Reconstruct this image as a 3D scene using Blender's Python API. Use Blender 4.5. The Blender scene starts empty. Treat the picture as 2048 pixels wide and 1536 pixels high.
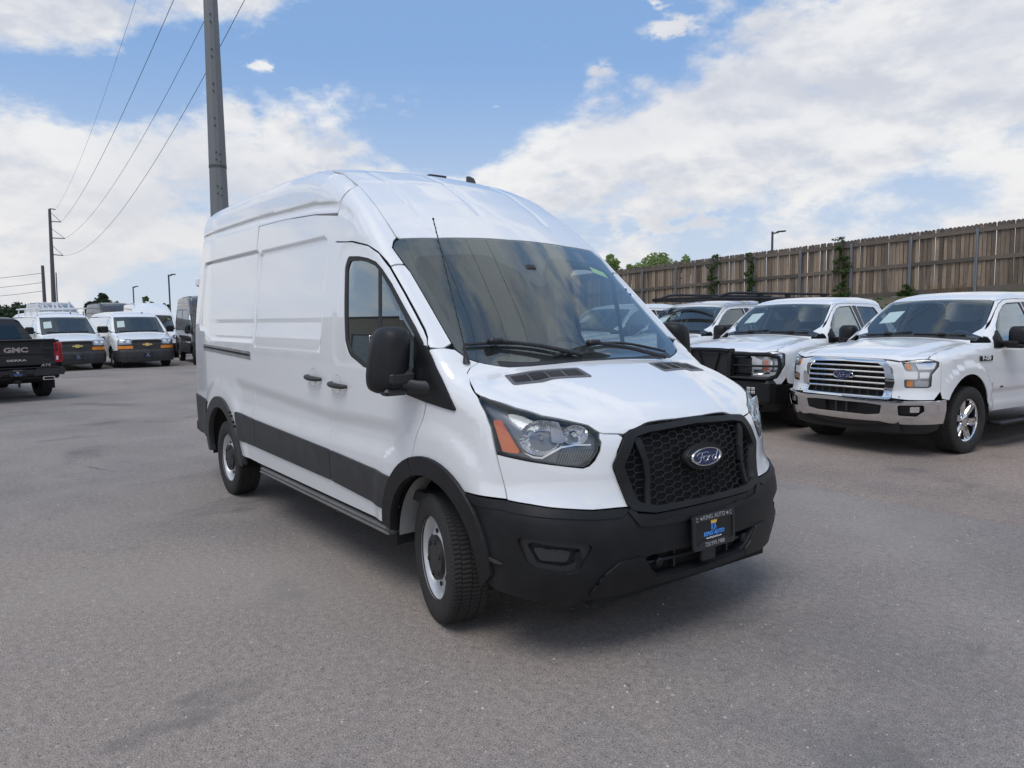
import bpy, math, random
import numpy as np
from mathutils import Vector, Matrix
from mathutils.geometry import delaunay_2d_cdt
R = math.radians
S = bpy.context.scene
rng = random.Random(7)

# ------------------------------------------------------------------ camera, light, exposure
CAM_POS = (3.348, -2.9327, 1.6217)
CAM_YAW, CAM_PITCH, CAM_ROLL, CAM_F = R(143.3653), R(-5.0838), R(-0.5729), 1481.72 / 2048
def make_camera():
    cy, sy, cp, sp = math.cos(CAM_YAW), math.sin(CAM_YAW), math.cos(CAM_PITCH), math.sin(CAM_PITCH)
    fw = Vector((cy * cp, sy * cp, sp)); rt = Vector((sy, -cy, 0)); up = rt.cross(fw)
    cr, sr = math.cos(CAM_ROLL), math.sin(CAM_ROLL)
    r2 = rt * cr + up * sr; u2 = up * cr - rt * sr
    cd = bpy.data.cameras.new('camera'); co = bpy.data.objects.new('camera', cd); S.collection.objects.link(co)
    m = Matrix((r2, u2, -fw)).transposed().to_4x4(); m.translation = Vector(CAM_POS); co.matrix_world = m
    cd.sensor_width = 36; cd.lens = 36 * CAM_F; cd.clip_end = 3000; cd.clip_start = .05
    S.camera = co
make_camera()
SUN_AZ, SUN_EL = R(-62), R(62)          # azimuth counted from +x towards +y
sun = bpy.data.lights.new('sun', 'SUN'); sun.energy = 1.05; sun.angle = R(34); sun.color = (1, .965, .92)
so = bpy.data.objects.new('sun', sun); S.collection.objects.link(so)
sd = Vector((math.cos(SUN_AZ) * math.cos(SUN_EL), math.sin(SUN_AZ) * math.cos(SUN_EL), math.sin(SUN_EL)))
so.rotation_euler = sd.to_track_quat('Z', 'Y').to_euler()
S.view_settings.view_transform = 'Standard'; S.view_settings.look = 'None'
S.view_settings.exposure = 0.57; S.view_settings.gamma = 1; S.view_settings.use_curve_mapping = False
S.cycles.max_bounces = 10; S.cycles.transparent_max_bounces = 16; S.cycles.use_denoising = True
S.cycles.sample_clamp_indirect = 6

class G:
    """small node-graph writer"""
    def __init__(s, nt): s.nt = nt
    def n(s, t, **k):
        x = s.nt.nodes.new(t)
        for a, v in k.items(): setattr(x, a, v)
        return x
    def put(s, sock, v):
        if hasattr(v, 'node'): s.nt.links.new(v, sock)
        elif v is not None:
            if hasattr(sock.default_value, '__len__') and not hasattr(v, '__len__'): v = (v,) * len(sock.default_value)
            if hasattr(sock.default_value, '__len__') and len(sock.default_value) == 4 and len(v) == 3: v = (*v, 1)
            sock.default_value = v
    def m(s, op, a, b=None, c=None, clamp=False):
        x = s.n('ShaderNodeMath', operation=op, use_clamp=clamp); s.put(x.inputs[0], a); s.put(x.inputs[1], b)
        if c is not None: s.put(x.inputs[2], c)
        return x.outputs[0]
    def vm(s, op, a, b=None):
        x = s.n('ShaderNodeVectorMath', operation=op); s.put(x.inputs[0], a)
        if b is not None: s.put(x.inputs[1], b)
        return x.outputs[1 if op in ('DOT_PRODUCT', 'LENGTH', 'DISTANCE') else 0]
    def noise(s, vec, scale, detail=4, rough=.5, dim='3D', dist=0):
        x = s.n('ShaderNodeTexNoise', noise_dimensions=dim); s.put(x.inputs['Vector'], vec)
        x.inputs['Scale'].default_value = scale; x.inputs['Detail'].default_value = detail; x.inputs['Roughness'].default_value = rough
        x.inputs['Distortion'].default_value = dist
        return x.outputs['Fac']
    def voro(s, vec, scale, feature='F1', out='Distance'):
        x = s.n('ShaderNodeTexVoronoi', feature=feature); s.put(x.inputs['Vector'], vec); x.inputs['Scale'].default_value = scale
        return x.outputs[out]
    def ss(s, v, a, b):                     # smoothstep from a to b (a may exceed b)
        x = s.n('ShaderNodeMapRange', interpolation_type='SMOOTHSTEP'); s.put(x.inputs[0], v)
        if a <= b: x.inputs[1].default_value, x.inputs[2].default_value = a, b
        else: x.inputs[1].default_value, x.inputs[2].default_value, x.inputs[3].default_value, x.inputs[4].default_value = b, a, 1, 0
        return x.outputs[0]
    def mix(s, f, a, b, mode='MIX'):
        x = s.n('ShaderNodeMix', data_type='RGBA', blend_type=mode); s.put(x.inputs[0], f); s.put(x.inputs[6], a); s.put(x.inputs[7], b)
        return x.outputs[2]
    def coord(s, out='Object'): return s.n('ShaderNodeTexCoord').outputs[out]
    def scale(s, v, sc):
        return s.vm('MULTIPLY', v, sc)

def make_world():
    w = bpy.data.worlds.new('World'); S.world = w; w.use_nodes = True
    nt = w.node_tree; nt.nodes.clear(); g = G(nt)
    sky = g.n('ShaderNodeTexSky', sky_type='NISHITA'); sky.sun_disc = False
    sky.sun_elevation = SUN_EL; sky.sun_rotation = R(90) - SUN_AZ; sky.altitude = 1600; sky.air_density = 1.0; sky.dust_density = .6; sky.ozone_density = 2.0
    d = g.vm('NORMALIZE', g.coord('Generated'))
    xyz = g.n('ShaderNodeSeparateXYZ'); g.put(xyz.inputs[0], d)
    z = xyz.outputs[2]
    az = g.m('MULTIPLY', g.m('ARCTAN2', xyz.outputs[1], xyz.outputs[0]), 180 / math.pi)
    el = g.m('MULTIPLY', g.m('ARCSINE', z), 180 / math.pi)
    p = g.scale(d, (1, 1, 2.1))
    n1 = g.noise(p, 3.0, 9, .56, dist=.25)
    n2 = g.noise(g.vm('ADD', p, (3.1, 1.7, .4)), 9.0, 7, .6)
    n3 = g.noise(g.vm('ADD', p, (7.3, 2.2, 5.4)), 1.3, 3, .5)
    n4 = g.noise(g.vm('ADD', p, (1.3, 6.2, 2.4)), 26.0, 5, .62)
    dens = g.m('ADD', g.m('ADD', g.m('MULTIPLY', g.m('SUBTRACT', n1, .5), 1.25), .5), g.m('MULTIPLY', g.m('SUBTRACT', n2, .5), .42))
    dens = g.m('ADD', dens, g.m('MULTIPLY', g.m('SUBTRACT', n4, .5), .20))
    dens = g.m('ADD', dens, g.m('MULTIPLY', g.m('SUBTRACT', n3, .5), .30))
    # the deck's upper edge round the compass: cloud below it, an opening above, broken cloud again overhead
    fc = g.n('ShaderNodeFloatCurve'); cv = fc.mapping.curves[0]
    P = [(90, 26), (100, 24), (110, 21.8), (117, 20.8), (122, 20), (127, 18.8), (132, 17.9), (137.4, 16.5), (141, 14.8), (144.3, 13.2), (150, 11.8), (155, 11.2), (158, 11.6), (162, 13.0), (166, 13.9), (171, 14.0), (174, 13.4), (178, 13.6), (186, 20), (210, 26)]
    pts = [((a_ - 90) / 120, e_ / 40) for a_, e_ in P]
    cv.points[0].location = pts[0]; cv.points[-1].location = pts[-1]
    for q in pts[1:-1]: cv.points.new(*q)
    fc.mapping.update()
    g.put(fc.inputs[1], g.m('DIVIDE', g.m('SUBTRACT', az, 90), 120, clamp=True))
    edge = g.m('MULTIPLY', fc.outputs[0], 40)
    bias = g.m('MULTIPLY', g.m('SUBTRACT', edge, el), .030)
    bias = g.m('MINIMUM', g.m('MAXIMUM', bias, -.19), .085)
    bias = g.m('MULTIPLY', bias, g.ss(el, 34, 24))
    def blob(a0, e0, wa, we, amp):
        da = g.m('DIVIDE', g.m('SUBTRACT', az, a0), wa); de = g.m('DIVIDE', g.m('SUBTRACT', el, e0), we)
        r2 = g.m('ADD', g.m('MULTIPLY', da, da), g.m('MULTIPLY', de, de))
        return g.m('MULTIPLY', g.m('EXPONENT', g.m('MULTIPLY', r2, -1)), amp)
    dens = g.m('ADD', dens, bias)
    ragged = g.m('MULTIPLY', g.ss(g.m('ADD', g.m('MULTIPLY', n2, .6), g.m('MULTIPLY', n4, .4)), .43, .56), 1.25)
    for b in BLOBS: dens = g.m('ADD', dens, g.m('MULTIPLY', blob(*b), ragged) if b[2] < 3.2 and b[4] > 0 else blob(*b))
    dens = g.m('ADD', dens, .035)
    cov = g.ss(dens, .465, .64)
    # bright upper edges, grey bases: compare the deck with the deck a little nearer the zenith
    pu = g.vm('ADD', p, (0, 0, .10))
    n1u = g.noise(pu, 3.0, 6, .56, dist=.25); n2u = g.noise(g.vm('ADD', g.vm('ADD', p, (3.1, 1.7, .4)), (0, 0, .03)), 9.0, 5, .6)
    sh = g.m('ADD', g.m('SUBTRACT', n1, n1u), g.m('MULTIPLY', g.m('SUBTRACT', n2, n2u), .55))
    lit = g.ss(sh, -.14, .12)
    ccol = g.mix(lit, (4.15, 4.35, 4.85), (6.1, 6.08, 6.05))
    ccol = g.mix(g.m('MULTIPLY', g.ss(dens, .62, .50), .6), ccol, (5.9, 6.0, 6.15))
    grey = g.m('MULTIPLY', g.ss(g.noise(g.vm('ADD', p, (4.4, 9.1, 3.3)), 2.4, 5, .55), .44, .66), .55)
    ccol = g.mix(grey, ccol, (4.5, 4.65, 5.1))
    ccol = g.mix(g.m('MULTIPLY', g.ss(el, 13, 2), .45), ccol, (5.8, 5.6, 5.45))
    skyc = g.mix(.78, sky.outputs[0], (1.75, 3.0, 5.2))
    skyc = g.mix(g.m('MULTIPLY', g.ss(el, 20, 1), .85), skyc, (4.25, 4.75, 5.4))
    col = g.mix(g.m('MULTIPLY', cov, .95), skyc, ccol)
    bg = g.n('ShaderNodeBackground'); g.put(bg.inputs[0], col); bg.inputs[1].default_value = .1
    out = g.n('ShaderNodeOutputWorld'); nt.links.new(bg.outputs[0], out.inputs[0])
# azimuth, elevation, half widths, amount (all in degrees): where the deck opens and where it thickens
BLOBS = [(177, 19.8, 9, 3.0, .52), (163, 22.6, 7, 2.6, .46), (168.5, 16.0, 4.0, .9, -.06), (172, 9, 12, 5, .10), (117, 7.4, 11, 3.0, -.23), (133.3, 6.7, 3.0, .8, .16), (128.3, 7.1, 1.8, .6, .20), (126, 13, 10, 4.5, .15), (143.7, 15.5, .9, .4, .20), (131.3, 20, 1.5, .7, .20), (132.9, 21.6, 1.2, .5, .20), (163, 14.3, 1.1, .7, .16), (161, 17.5, 1.8, .35, .20), (136.6, 17.8, 1.0, .5, .18), (152, 9.5, 6, 2, .10), (108, 16, 9, 7, .16)]
make_world()

# ------------------------------------------------------------------ materials
MATS = {}
def mat(name, build):
    if name in MATS: return MATS[name]
    m = bpy.data.materials.new(name); m.use_nodes = True; nt = m.node_tree; nt.nodes.clear(); g = G(nt)
    out = g.n('ShaderNodeOutputMaterial'); sh = build(g)
    nt.links.new(sh, out.inputs[0]); MATS[name] = m
    return m
def bsdf(g, col, rough=.5, metal=0, spec=.5, coat=0, coat_r=.03, bump=None, bdist=.002, bstr=1.0, **k):
    b = g.n('ShaderNodeBsdfPrincipled')
    g.put(b.inputs['Base Color'], col); g.put(b.inputs['Roughness'], rough); g.put(b.inputs['Metallic'], metal)
    b.inputs['Specular IOR Level'].default_value = spec; b.inputs['Coat Weight'].default_value = coat; b.inputs['Coat IOR'].default_value = 1.78; b.inputs['Coat Roughness'].default_value = coat_r
    if bump is not None:
        bp = g.n('ShaderNodeBump'); bp.inputs['Distance'].default_value = bdist; bp.inputs['Strength'].default_value = bstr
        g.put(bp.inputs['Height'], bump); g.nt.links.new(bp.outputs[0], b.inputs['Normal'])
    for a, v in k.items(): g.put(b.inputs[a.replace('_', ' ')], v)
    return b.outputs[0]
def paint(name, col, metal=0, coat=1.0, rough=.35, dirt=.0):
    def f(g):
        P = g.coord()
        c = col
        n = g.noise(P, 1.7, 5, .6)
        c = g.mix(g.m('MULTIPLY', g.ss(n, .45, .75), .05 + dirt), col, tuple(v * .8 for v in col))
        if dirt:
            zz = g.n('ShaderNodeSeparateXYZ'); g.put(zz.inputs[0], P)
            low = g.m('MULTIPLY', g.ss(zz.outputs[2], .75, .35), g.ss(g.noise(P, 5, 6, .65), .38, .7))
            c = g.mix(g.m('MULTIPLY', low, .35), c, (.30, .27, .23))
        b = g.noise(P, 2.2, 2, .4)
        return bsdf(g, c, rough, metal, .5, coat, .02, bump=b, bdist=.006, bstr=.25)
    return mat(name, f)
def plain(name, col, rough=.5, metal=0, spec=.5, grain=0, gscale=400, var=.12, coat=0):
    def f(g):
        P = g.coord()
        n = g.noise(P, 6, 5, .6)
        c = g.mix(g.ss(n, .35, .7), tuple(v * (1 - var) for v in col), tuple(min(1, v * (1 + var)) for v in col))
        r = g.m('ADD', rough - .05, g.m('MULTIPLY', n, .1))
        return bsdf(g, c, r, metal, spec, coat, bump=g.noise(P, gscale, 2, .5) if grain else None, bdist=grain or .001)
    return mat(name, f)
def glass(name, tint, refl=1.0, rough=.0, dust=.0):
    """thin pane: sees through with a tint, mirrors by Fresnel from both faces"""
    def f(g):
        t = g.n('ShaderNodeBsdfTransparent'); g.put(t.inputs[0], tint)
        s = g.n('ShaderNodeBsdfGlossy'); s.inputs['Roughness'].default_value = rough; g.put(s.inputs[0], (.86, .965, 1.0))
        fr = g.n('ShaderNodeFresnel'); fr.inputs[0].default_value = 1.52
        geo = g.n('ShaderNodeNewGeometry')
        fb = g.n('ShaderNodeLayerWeight'); fb.inputs[0].default_value = .5
        c = g.m('SUBTRACT', 1, fb.outputs[1])           # cos of the view angle, same from both faces
        k = g.m('POWER', g.m('SUBTRACT', 1, c, clamp=True), 5)
        F0 = g.m('ADD', .04, g.m('MULTIPLY', .96, k))
        F = g.m('MULTIPLY', g.m('DIVIDE', g.m('MULTIPLY', F0, 2), g.m('ADD', 1, F0)), refl, clamp=True)
        x = g.n('ShaderNodeMixShader'); g.put(x.inputs[0], F); g.nt.links.new(t.outputs[0], x.inputs[1]); g.nt.links.new(s.outputs[0], x.inputs[2])
        if not dust: return x.outputs[0]
        df = g.n('ShaderNodeBsdfDiffuse'); g.put(df.inputs[0], (.55, .57, .56)); n = g.noise(g.coord(), 2.3, 5, .6)
        y = g.n('ShaderNodeMixShader'); g.put(y.inputs[0], g.m('MULTIPLY', g.m('ADD', .5, n), dust)); g.nt.links.new(x.outputs[0], y.inputs[1]); g.nt.links.new(df.outputs[0], y.inputs[2])
        return y.outputs[0]
    return mat(name, f)

# ------------------------------------------------------------------ objects
C = S.collection
def tag(o, label=None, cat=None, group=None, kind=None):
    if label: o['label'] = label
    if cat: o['category'] = cat
    if group: o['group'] = group
    if kind: o['kind'] = kind
    return o
def empty(name, loc=(0, 0, 0), rz=0):
    o = bpy.data.objects.new(name, None); C.objects.link(o); o.location = loc; o.rotation_euler = (0, 0, rz); o.empty_display_size = .2
    return o
def mobj(name, V, F, m=None, parent=None, smooth=True, angle=None, normals=None, mats=None, fmat=None):
    me = bpy.data.meshes.new(name); me.from_pydata([tuple(v) for v in V], [], [tuple(f) for f in F])
    if smooth: me.polygons.foreach_set('use_smooth', [True] * len(me.polygons))
    if normals is not None: me.normals_split_custom_set(normals)
    elif smooth and angle: me.set_sharp_from_angle(angle=R(angle))
    for x in (mats or ([m] if m else [])): me.materials.append(x)
    if fmat is not None: me.polygons.foreach_set('material_index', fmat)
    me.update()
    o = bpy.data.objects.new(name, me); C.objects.link(o)
    if parent: o.parent = parent
    return o
def copy_tree(o, parent=None):
    c = o.copy(); C.objects.link(c); c.parent = parent
    for ch in o.children: copy_tree(ch, c)
    return c
class MB:
    """collects shapes; build() links them as one mesh object"""
    def __init__(s): s.V = []; s.F = []
    def add(s, V, F):
        b = len(s.V); s.V += [tuple(v) for v in V]; s.F += [tuple(i + b for i in f) for f in F]; return s
    def box(s, c, d, rot=None, r=0):
        x, y, z = (k / 2 for k in d); c = Vector(c); M = rot or Matrix.Identity(3)
        if not r:
            V = [c + M @ Vector((a * x, b * y, e * z)) for e in (-1, 1) for b in (-1, 1) for a in (-1, 1)]
            return s.add(V, [(0, 2, 3, 1), (4, 5, 7, 6), (0, 1, 5, 4), (2, 6, 7, 3), (0, 4, 6, 2), (1, 3, 7, 5)])
        r = min(r, x * .98, y * .98, z * .98)
        # chamfered box: 24 corner points
        V = []; idx = {}
        for e in (-1, 1):
            for b in (-1, 1):
                for a in (-1, 1):
                    for ax in range(3):
                        q = [a * (x - r), b * (y - r), e * (z - r)]; q[ax] += (a, b, e)[ax] * r
                        idx[(a, b, e, ax)] = len(V); V.append(c + M @ Vector(q))
        F = []
        for ax in range(3):
            u, v = [(1, 2), (2, 0), (0, 1)][ax]
            for sg in (-1, 1):
                def k(su, sv, ax2=ax):
                    t = [0, 0, 0]; t[ax] = sg; t[u] = su; t[v] = sv; return idx[(*t, ax2)]
                f = [k(-1, -1), k(1, -1), k(1, 1), k(-1, 1)]
                F.append(f if sg > 0 else f[::-1])
                for su in (-1, 1):              # edges between ax and u faces
                    t = lambda sv, ax2: idx[tuple({ax: sg, u: su, v: sv}[q] for q in range(3)) + (ax2,)]
                    f = [t(-1, ax), t(1, ax), t(1, u), t(-1, u)]
                    F.append(f if sg * su < 0 else f[::-1])
        for e in (-1, 1):
            for b in (-1, 1):
                for a in (-1, 1):
                    f = [idx[(a, b, e, q)] for q in range(3)]
                    F.append(f if a * b * e > 0 else f[::-1])
        return s.add(V, F)
    def tube(s, pts, r, n=8, cap=True, closed=False, flat=1.0):
        pts = [Vector(p) for p in pts]; N = len(pts); rr = r if hasattr(r, '__len__') else [r] * N
        V = []; up = None
        for i, p in enumerate(pts):
            a = pts[(i - 1) % N] if closed or i else pts[0]; b = pts[(i + 1) % N] if closed or i < N - 1 else pts[-1]
            t = (b - a).normalized()
            if up is None: up = Vector((0, 0, 1)) if abs(t.z) < .9 else Vector((1, 0, 0))
            sd_ = t.cross(up).normalized(); up = sd_.cross(t).normalized()
            for k in range(n):
                an = 2 * math.pi * k / n
                V.append(p + sd_ * math.cos(an) * rr[i] + up * math.sin(an) * rr[i] * flat)
        F = []
        for i in range(N if closed else N - 1):
            j = (i + 1) % N
            for k in range(n): F.append((i * n + k, i * n + (k + 1) % n, j * n + (k + 1) % n, j * n + k))
        if cap and not closed: F += [tuple(range(n))[::-1], tuple((N - 1) * n + k for k in range(n))]
        return s.add(V, F)
    def cyl(s, a, b, r, n=20, r2=None): return s.tube([a, b], [r, r if r2 is None else r2], n)
    def lathe(s, prof, c=(0, 0, 0), ax='y', n=48, sgn=1):
        """prof: (radius, height) pairs turned about an axis through c"""
        V = []
        for (r, h) in prof:
            for k in range(n):
                a = 2 * math.pi * k / n; u, v = r * math.cos(a), r * math.sin(a)
                q = {'y': (u, h * sgn, v), 'z': (u, v, h * sgn), 'x': (h * sgn, u, v)}[ax]
                V.append((c[0] + q[0], c[1] + q[1], c[2] + q[2]))
        F = [(i * n + k, i * n + (k + 1) % n, (i + 1) * n + (k + 1) % n, (i + 1) * n + k) for i in range(len(prof) - 1) for k in range(n)]
        return s.add(V, F)
    def prism(s, poly, h0, h1, M):
        """polygon in the local xy plane pushed from z=h0 to z=h1, placed by the 4x4 M"""
        n = len(poly); V = [M @ Vector((p[0], p[1], h)) for h in (h0, h1) for p in poly]
        F = [tuple(range(n))[::-1], tuple(range(n, 2 * n))] + [(k, (k + 1) % n, n + (k + 1) % n, n + k) for k in range(n)]
        return s.add(V, F)
    def build(s, name, m, parent=None, smooth=True, angle=35): return mobj(name, s.V, s.F, m, parent, smooth, angle)
def text_obj(name, txt, size, m, parent, M, depth=.002, shear=0, xs=1.0, align='CENTER', bold=0):
    cu = bpy.data.curves.new('lettering', 'FONT'); cu.body = txt; cu.size = size; cu.extrude = depth; cu.shear = shear; cu.align_x = align; cu.align_y = 'CENTER'
    cu.offset = bold; cu.resolution_u = 3
    t = bpy.data.objects.new('lettering', cu); C.objects.link(t)
    me = bpy.data.meshes.new_from_object(t.evaluated_get(bpy.context.evaluated_depsgraph_get()))
    bpy.data.objects.remove(t); bpy.data.curves.remove(cu)
    me.transform(M @ Matrix.Diagonal((xs, 1, 1, 1))); me.name = name; me.materials.clear(); me.materials.append(m)
    o = bpy.data.objects.new(name, me); C.objects.link(o); o.parent = parent
    return o
def frame_m(o, x, y):
    """4x4 with local x and y axes given, origin o"""
    x = Vector(x).normalized(); y = Vector(y); y = (y - x * y.dot(x)).normalized(); z = x.cross(y)
    m = Matrix((x, y, z)).transposed().to_4x4(); m.translation = Vector(o); return m

# ------------------------------------------------------------------ vehicle skins: a smooth solid given by a function, cut into panels
def table(pts, sig=.06, lo=None, hi=None, n=1500):
    p = np.array(sorted(pts), float); lo = p[0, 0] if lo is None else lo; hi = p[-1, 0] if hi is None else hi
    g = np.linspace(lo, hi, n); st = g[1] - g[0]; s = sig / st; m = int(3 * s) + 1
    gp = np.linspace(lo - m * st, hi + m * st, n + 2 * m); v = np.interp(gp, p[:, 0], p[:, 1])
    sl = (p[1, 1] - p[0, 1]) / (p[1, 0] - p[0, 0]); v = np.where(gp < p[0, 0], p[0, 1] + sl * (gp - p[0, 0]), v)
    sr = (p[-1, 1] - p[-2, 1]) / (p[-1, 0] - p[-2, 0]); v = np.where(gp > p[-1, 0], p[-1, 1] + sr * (gp - p[-1, 0]), v)
    k = np.exp(-.5 * (np.arange(-m, m + 1) / s) ** 2); k /= k.sum(); v = np.convolve(v, k, 'valid')
    return lambda x: np.interp(x, g, v)
def smax(a, b, k):
    h = np.maximum(k - np.abs(a - b), 0) / k
    return np.maximum(a, b) + h * h * k * .25
def sstep(a, b, x):
    t = np.clip((x - a) / (b - a), 0, 1); return t * t * (3 - 2 * t)
def sdbox(u, v, cu, cv, hu, hv, r):
    du = np.abs(u - cu) - (hu - r); dv = np.abs(v - cv) - (hv - r)
    return np.minimum(np.maximum(du, dv), 0) + np.hypot(np.maximum(du, 0), np.maximum(dv, 0)) - r
def solve(F, O, D, t0, t1, n=120, it=24):
    ts = np.linspace(t0, t1, n); lo = np.full(len(O), t0); hi = np.full(len(O), t1); live = np.ones(len(O), bool)
    for i in range(1, n):
        ix = np.nonzero(live)[0]
        if not len(ix): break
        h = F(O[ix] + ts[i] * D[ix]) <= 0; q = ix[h]; hi[q] = ts[i]; lo[q] = ts[i - 1]; live[q] = False
    for _ in range(it):
        m = (lo + hi) / 2; f = F(O + m[:, None] * D); lo = np.where(f > 0, m, lo); hi = np.where(f > 0, hi, m)
    return O + hi[:, None] * D
def grad(F, P, h=.004):
    g = np.empty_like(P)
    for k in range(3):
        e = np.zeros(3); e[k] = h; g[:, k] = F(P + e) - F(P - e)
    return g / np.maximum(np.linalg.norm(g, axis=1, keepdims=True), 1e-12)
def qaxes(fr):
    D = np.array(fr, float); D /= np.linalg.norm(D); U = np.cross(D, (0, 0, 1)); U /= np.linalg.norm(U); return D, U, np.cross(U, D)
def quv(fr, pts): D, U, W = qaxes(fr); return [(float(np.dot(p, U)), float(np.dot(p, W))) for p in pts]
def rays(fr, uv):
    u, v = uv[:, 0], uv[:, 1]; o = np.zeros(len(u))
    if isinstance(fr, tuple):
        D, U, W = qaxes(fr); n = len(u); return u[:, None] * U + v[:, None] * W - 3.0 * D, np.tile(D, (n, 1)), 0, 5.0
    if fr == 'R': return np.stack([u, o - 1.7, v], -1), np.tile([0., 1, 0], (len(u), 1)), 0, 1.6
    if fr == 'T': return np.stack([u, v, o + 3.2], -1), np.tile([0., 0, -1], (len(u), 1)), 0, 3.0
    if fr == 'F': return np.stack([o + 2.0, u, v], -1), np.tile([-1., 0, 0], (len(u), 1)), 0, 2.4
    if fr == 'B': return np.stack([o - 8.0, u, v], -1), np.tile([1., 0, 0], (len(u), 1)), 0, 8.0
    if fr == 'N':
        c, s = np.cos(u), np.sin(u); return np.stack([2.0 * c, -2.0 * s, v], -1), np.stack([-c, s, o], -1), 0, 1.7
def dens(poly, sp, closed=True):
    out = []; n = len(poly)
    for i in range(n if closed else n - 1):
        a = np.array(poly[i], float); b = np.array(poly[(i + 1) % n], float); k = max(1, int(math.ceil(np.linalg.norm(b - a) / sp)))
        out += [tuple(a + (b - a) * j / k) for j in range(k)]
    if not closed: out.append(tuple(poly[-1]))
    return out
def rp(pts, r=.03, seg=4):
    """round the corners of a polygon; a point may carry its own radius as third value"""
    out = []; n = len(pts)
    for i in range(n):
        p = Vector(pts[i][:2]); a = Vector(pts[i - 1][:2]); b = Vector(pts[(i + 1) % n][:2]); q = pts[i][2] if len(pts[i]) > 2 else r
        da, db = a - p, b - p; la, lb = da.length, db.length
        if q <= 0 or la < 1e-6 or lb < 1e-6: out.append(tuple(p)); continue
        ang = da.angle(db); t = min(q / max(math.tan(ang / 2), .05), la * .49, lb * .49)
        p0, p1 = p + da / la * t, p + db / lb * t
        for k in range(seg + 1):
            s = k / seg; out.append(tuple(p0 * (1 - s) ** 2 + p * 2 * s * (1 - s) + p1 * s * s))
    return out
def spl(pts, n=6):
    """Catmull-Rom through the points (open)"""
    P = [Vector(p) for p in pts]; out = []
    for i in range(len(P) - 1):
        a = P[i - 1] if i else P[0] * 2 - P[1]; b, c = P[i], P[i + 1]; d = P[i + 2] if i + 2 < len(P) else P[-1] * 2 - P[-2]
        for k in range(n):
            t = k / n
            out.append(tuple(.5 * ((2 * b) + (c - a) * t + (2 * a - 5 * b + 4 * c - d) * t * t + (3 * b - a - 3 * c + d) * t ** 3)))
    out.append(tuple(P[-1])); return out
def arc(cx, cy, r, a0, a1, n=14, ry=None):
    return [(cx + r * math.cos(R(a0 + (a1 - a0) * k / n)), cy + (ry or r) * math.sin(R(a0 + (a1 - a0) * k / n))) for k in range(n + 1)]
def inpoly(P, poly):
    x, y = P[:, 0], P[:, 1]; c = np.zeros(len(P), bool); n = len(poly)
    for i in range(n):
        x1, y1 = poly[i]; x2, y2 = poly[(i + 1) % n]
        if y1 == y2: continue
        c ^= ((y1 > y) != (y2 > y)) & (x < (x2 - x1) * (y - y1) / (y2 - y1) + x1)
    return c
def segdist(P, poly, closed=True):
    d = np.full(len(P), 1e9); n = len(poly)
    for i in range(n if closed else n - 1):
        a = np.array(poly[i]); b = np.array(poly[(i + 1) % n]); ab = b - a; L = ab @ ab
        if L < 1e-14: continue
        t = np.clip(((P - a) @ ab) / L, 0, 1); d = np.minimum(d, np.hypot(*(P - a - t[:, None] * ab).T))
    return d
def skin(F, fr, outline, holes=(), sp=.05, off=0.0, feats=(), curve=None):
    outline = dens(outline, sp); holes = [dens(h, sp) for h in holes]; feats = [dens(f, sp, False) for f in feats]
    lp = [outline] + holes
    A = np.array(outline); lo, hi = A.min(0), A.max(0)
    gx = np.arange(lo[0] + sp / 2, hi[0], sp); gy = np.arange(lo[1] + sp / 2, hi[1], sp)
    pts = np.stack(np.meshgrid(gx, gy), -1).reshape(-1, 2)
    if len(pts):
        k = inpoly(pts, outline)
        for h in holes: k &= ~inpoly(pts, h)
        pts = pts[k]
        for l in lp: pts = pts[segdist(pts, l) > sp * .45]
        for f in feats: pts = pts[segdist(pts, f, False) > sp * .3]
    V2 = []; E = []
    for l in lp:
        b = len(V2); V2 += l; E += [(b + i, b + (i + 1) % len(l)) for i in range(len(l))]
    for f in feats:
        b = len(V2); V2 += f; E += [(b + i, b + i + 1) for i in range(len(f) - 1)]
    V2 += [tuple(p) for p in pts]
    vs, es, fs, _, _, _ = delaunay_2d_cdt([Vector(v) for v in V2], E, [], 0, 1e-6)
    uv = np.array([tuple(v) for v in vs]); T = np.array([f for f in fs if len(f) == 3])
    ce = uv[T].mean(1); k = inpoly(ce, outline)
    for h in holes: k &= ~inpoly(ce, h)
    T = T[k]
    O, D, t0, t1 = rays(fr, uv); P = solve(F, O, D, t0, t1); N = grad(F, P)
    bad = np.sum(N * D, 1) > 0; N[bad] *= -1
    fn = np.cross(P[T[:, 1]] - P[T[:, 0]], P[T[:, 2]] - P[T[:, 0]]); fl = np.sum(fn * N[T[:, 0]], 1) < 0
    T[fl] = T[fl][:, ::-1]
    return P + N * off, N, T
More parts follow.
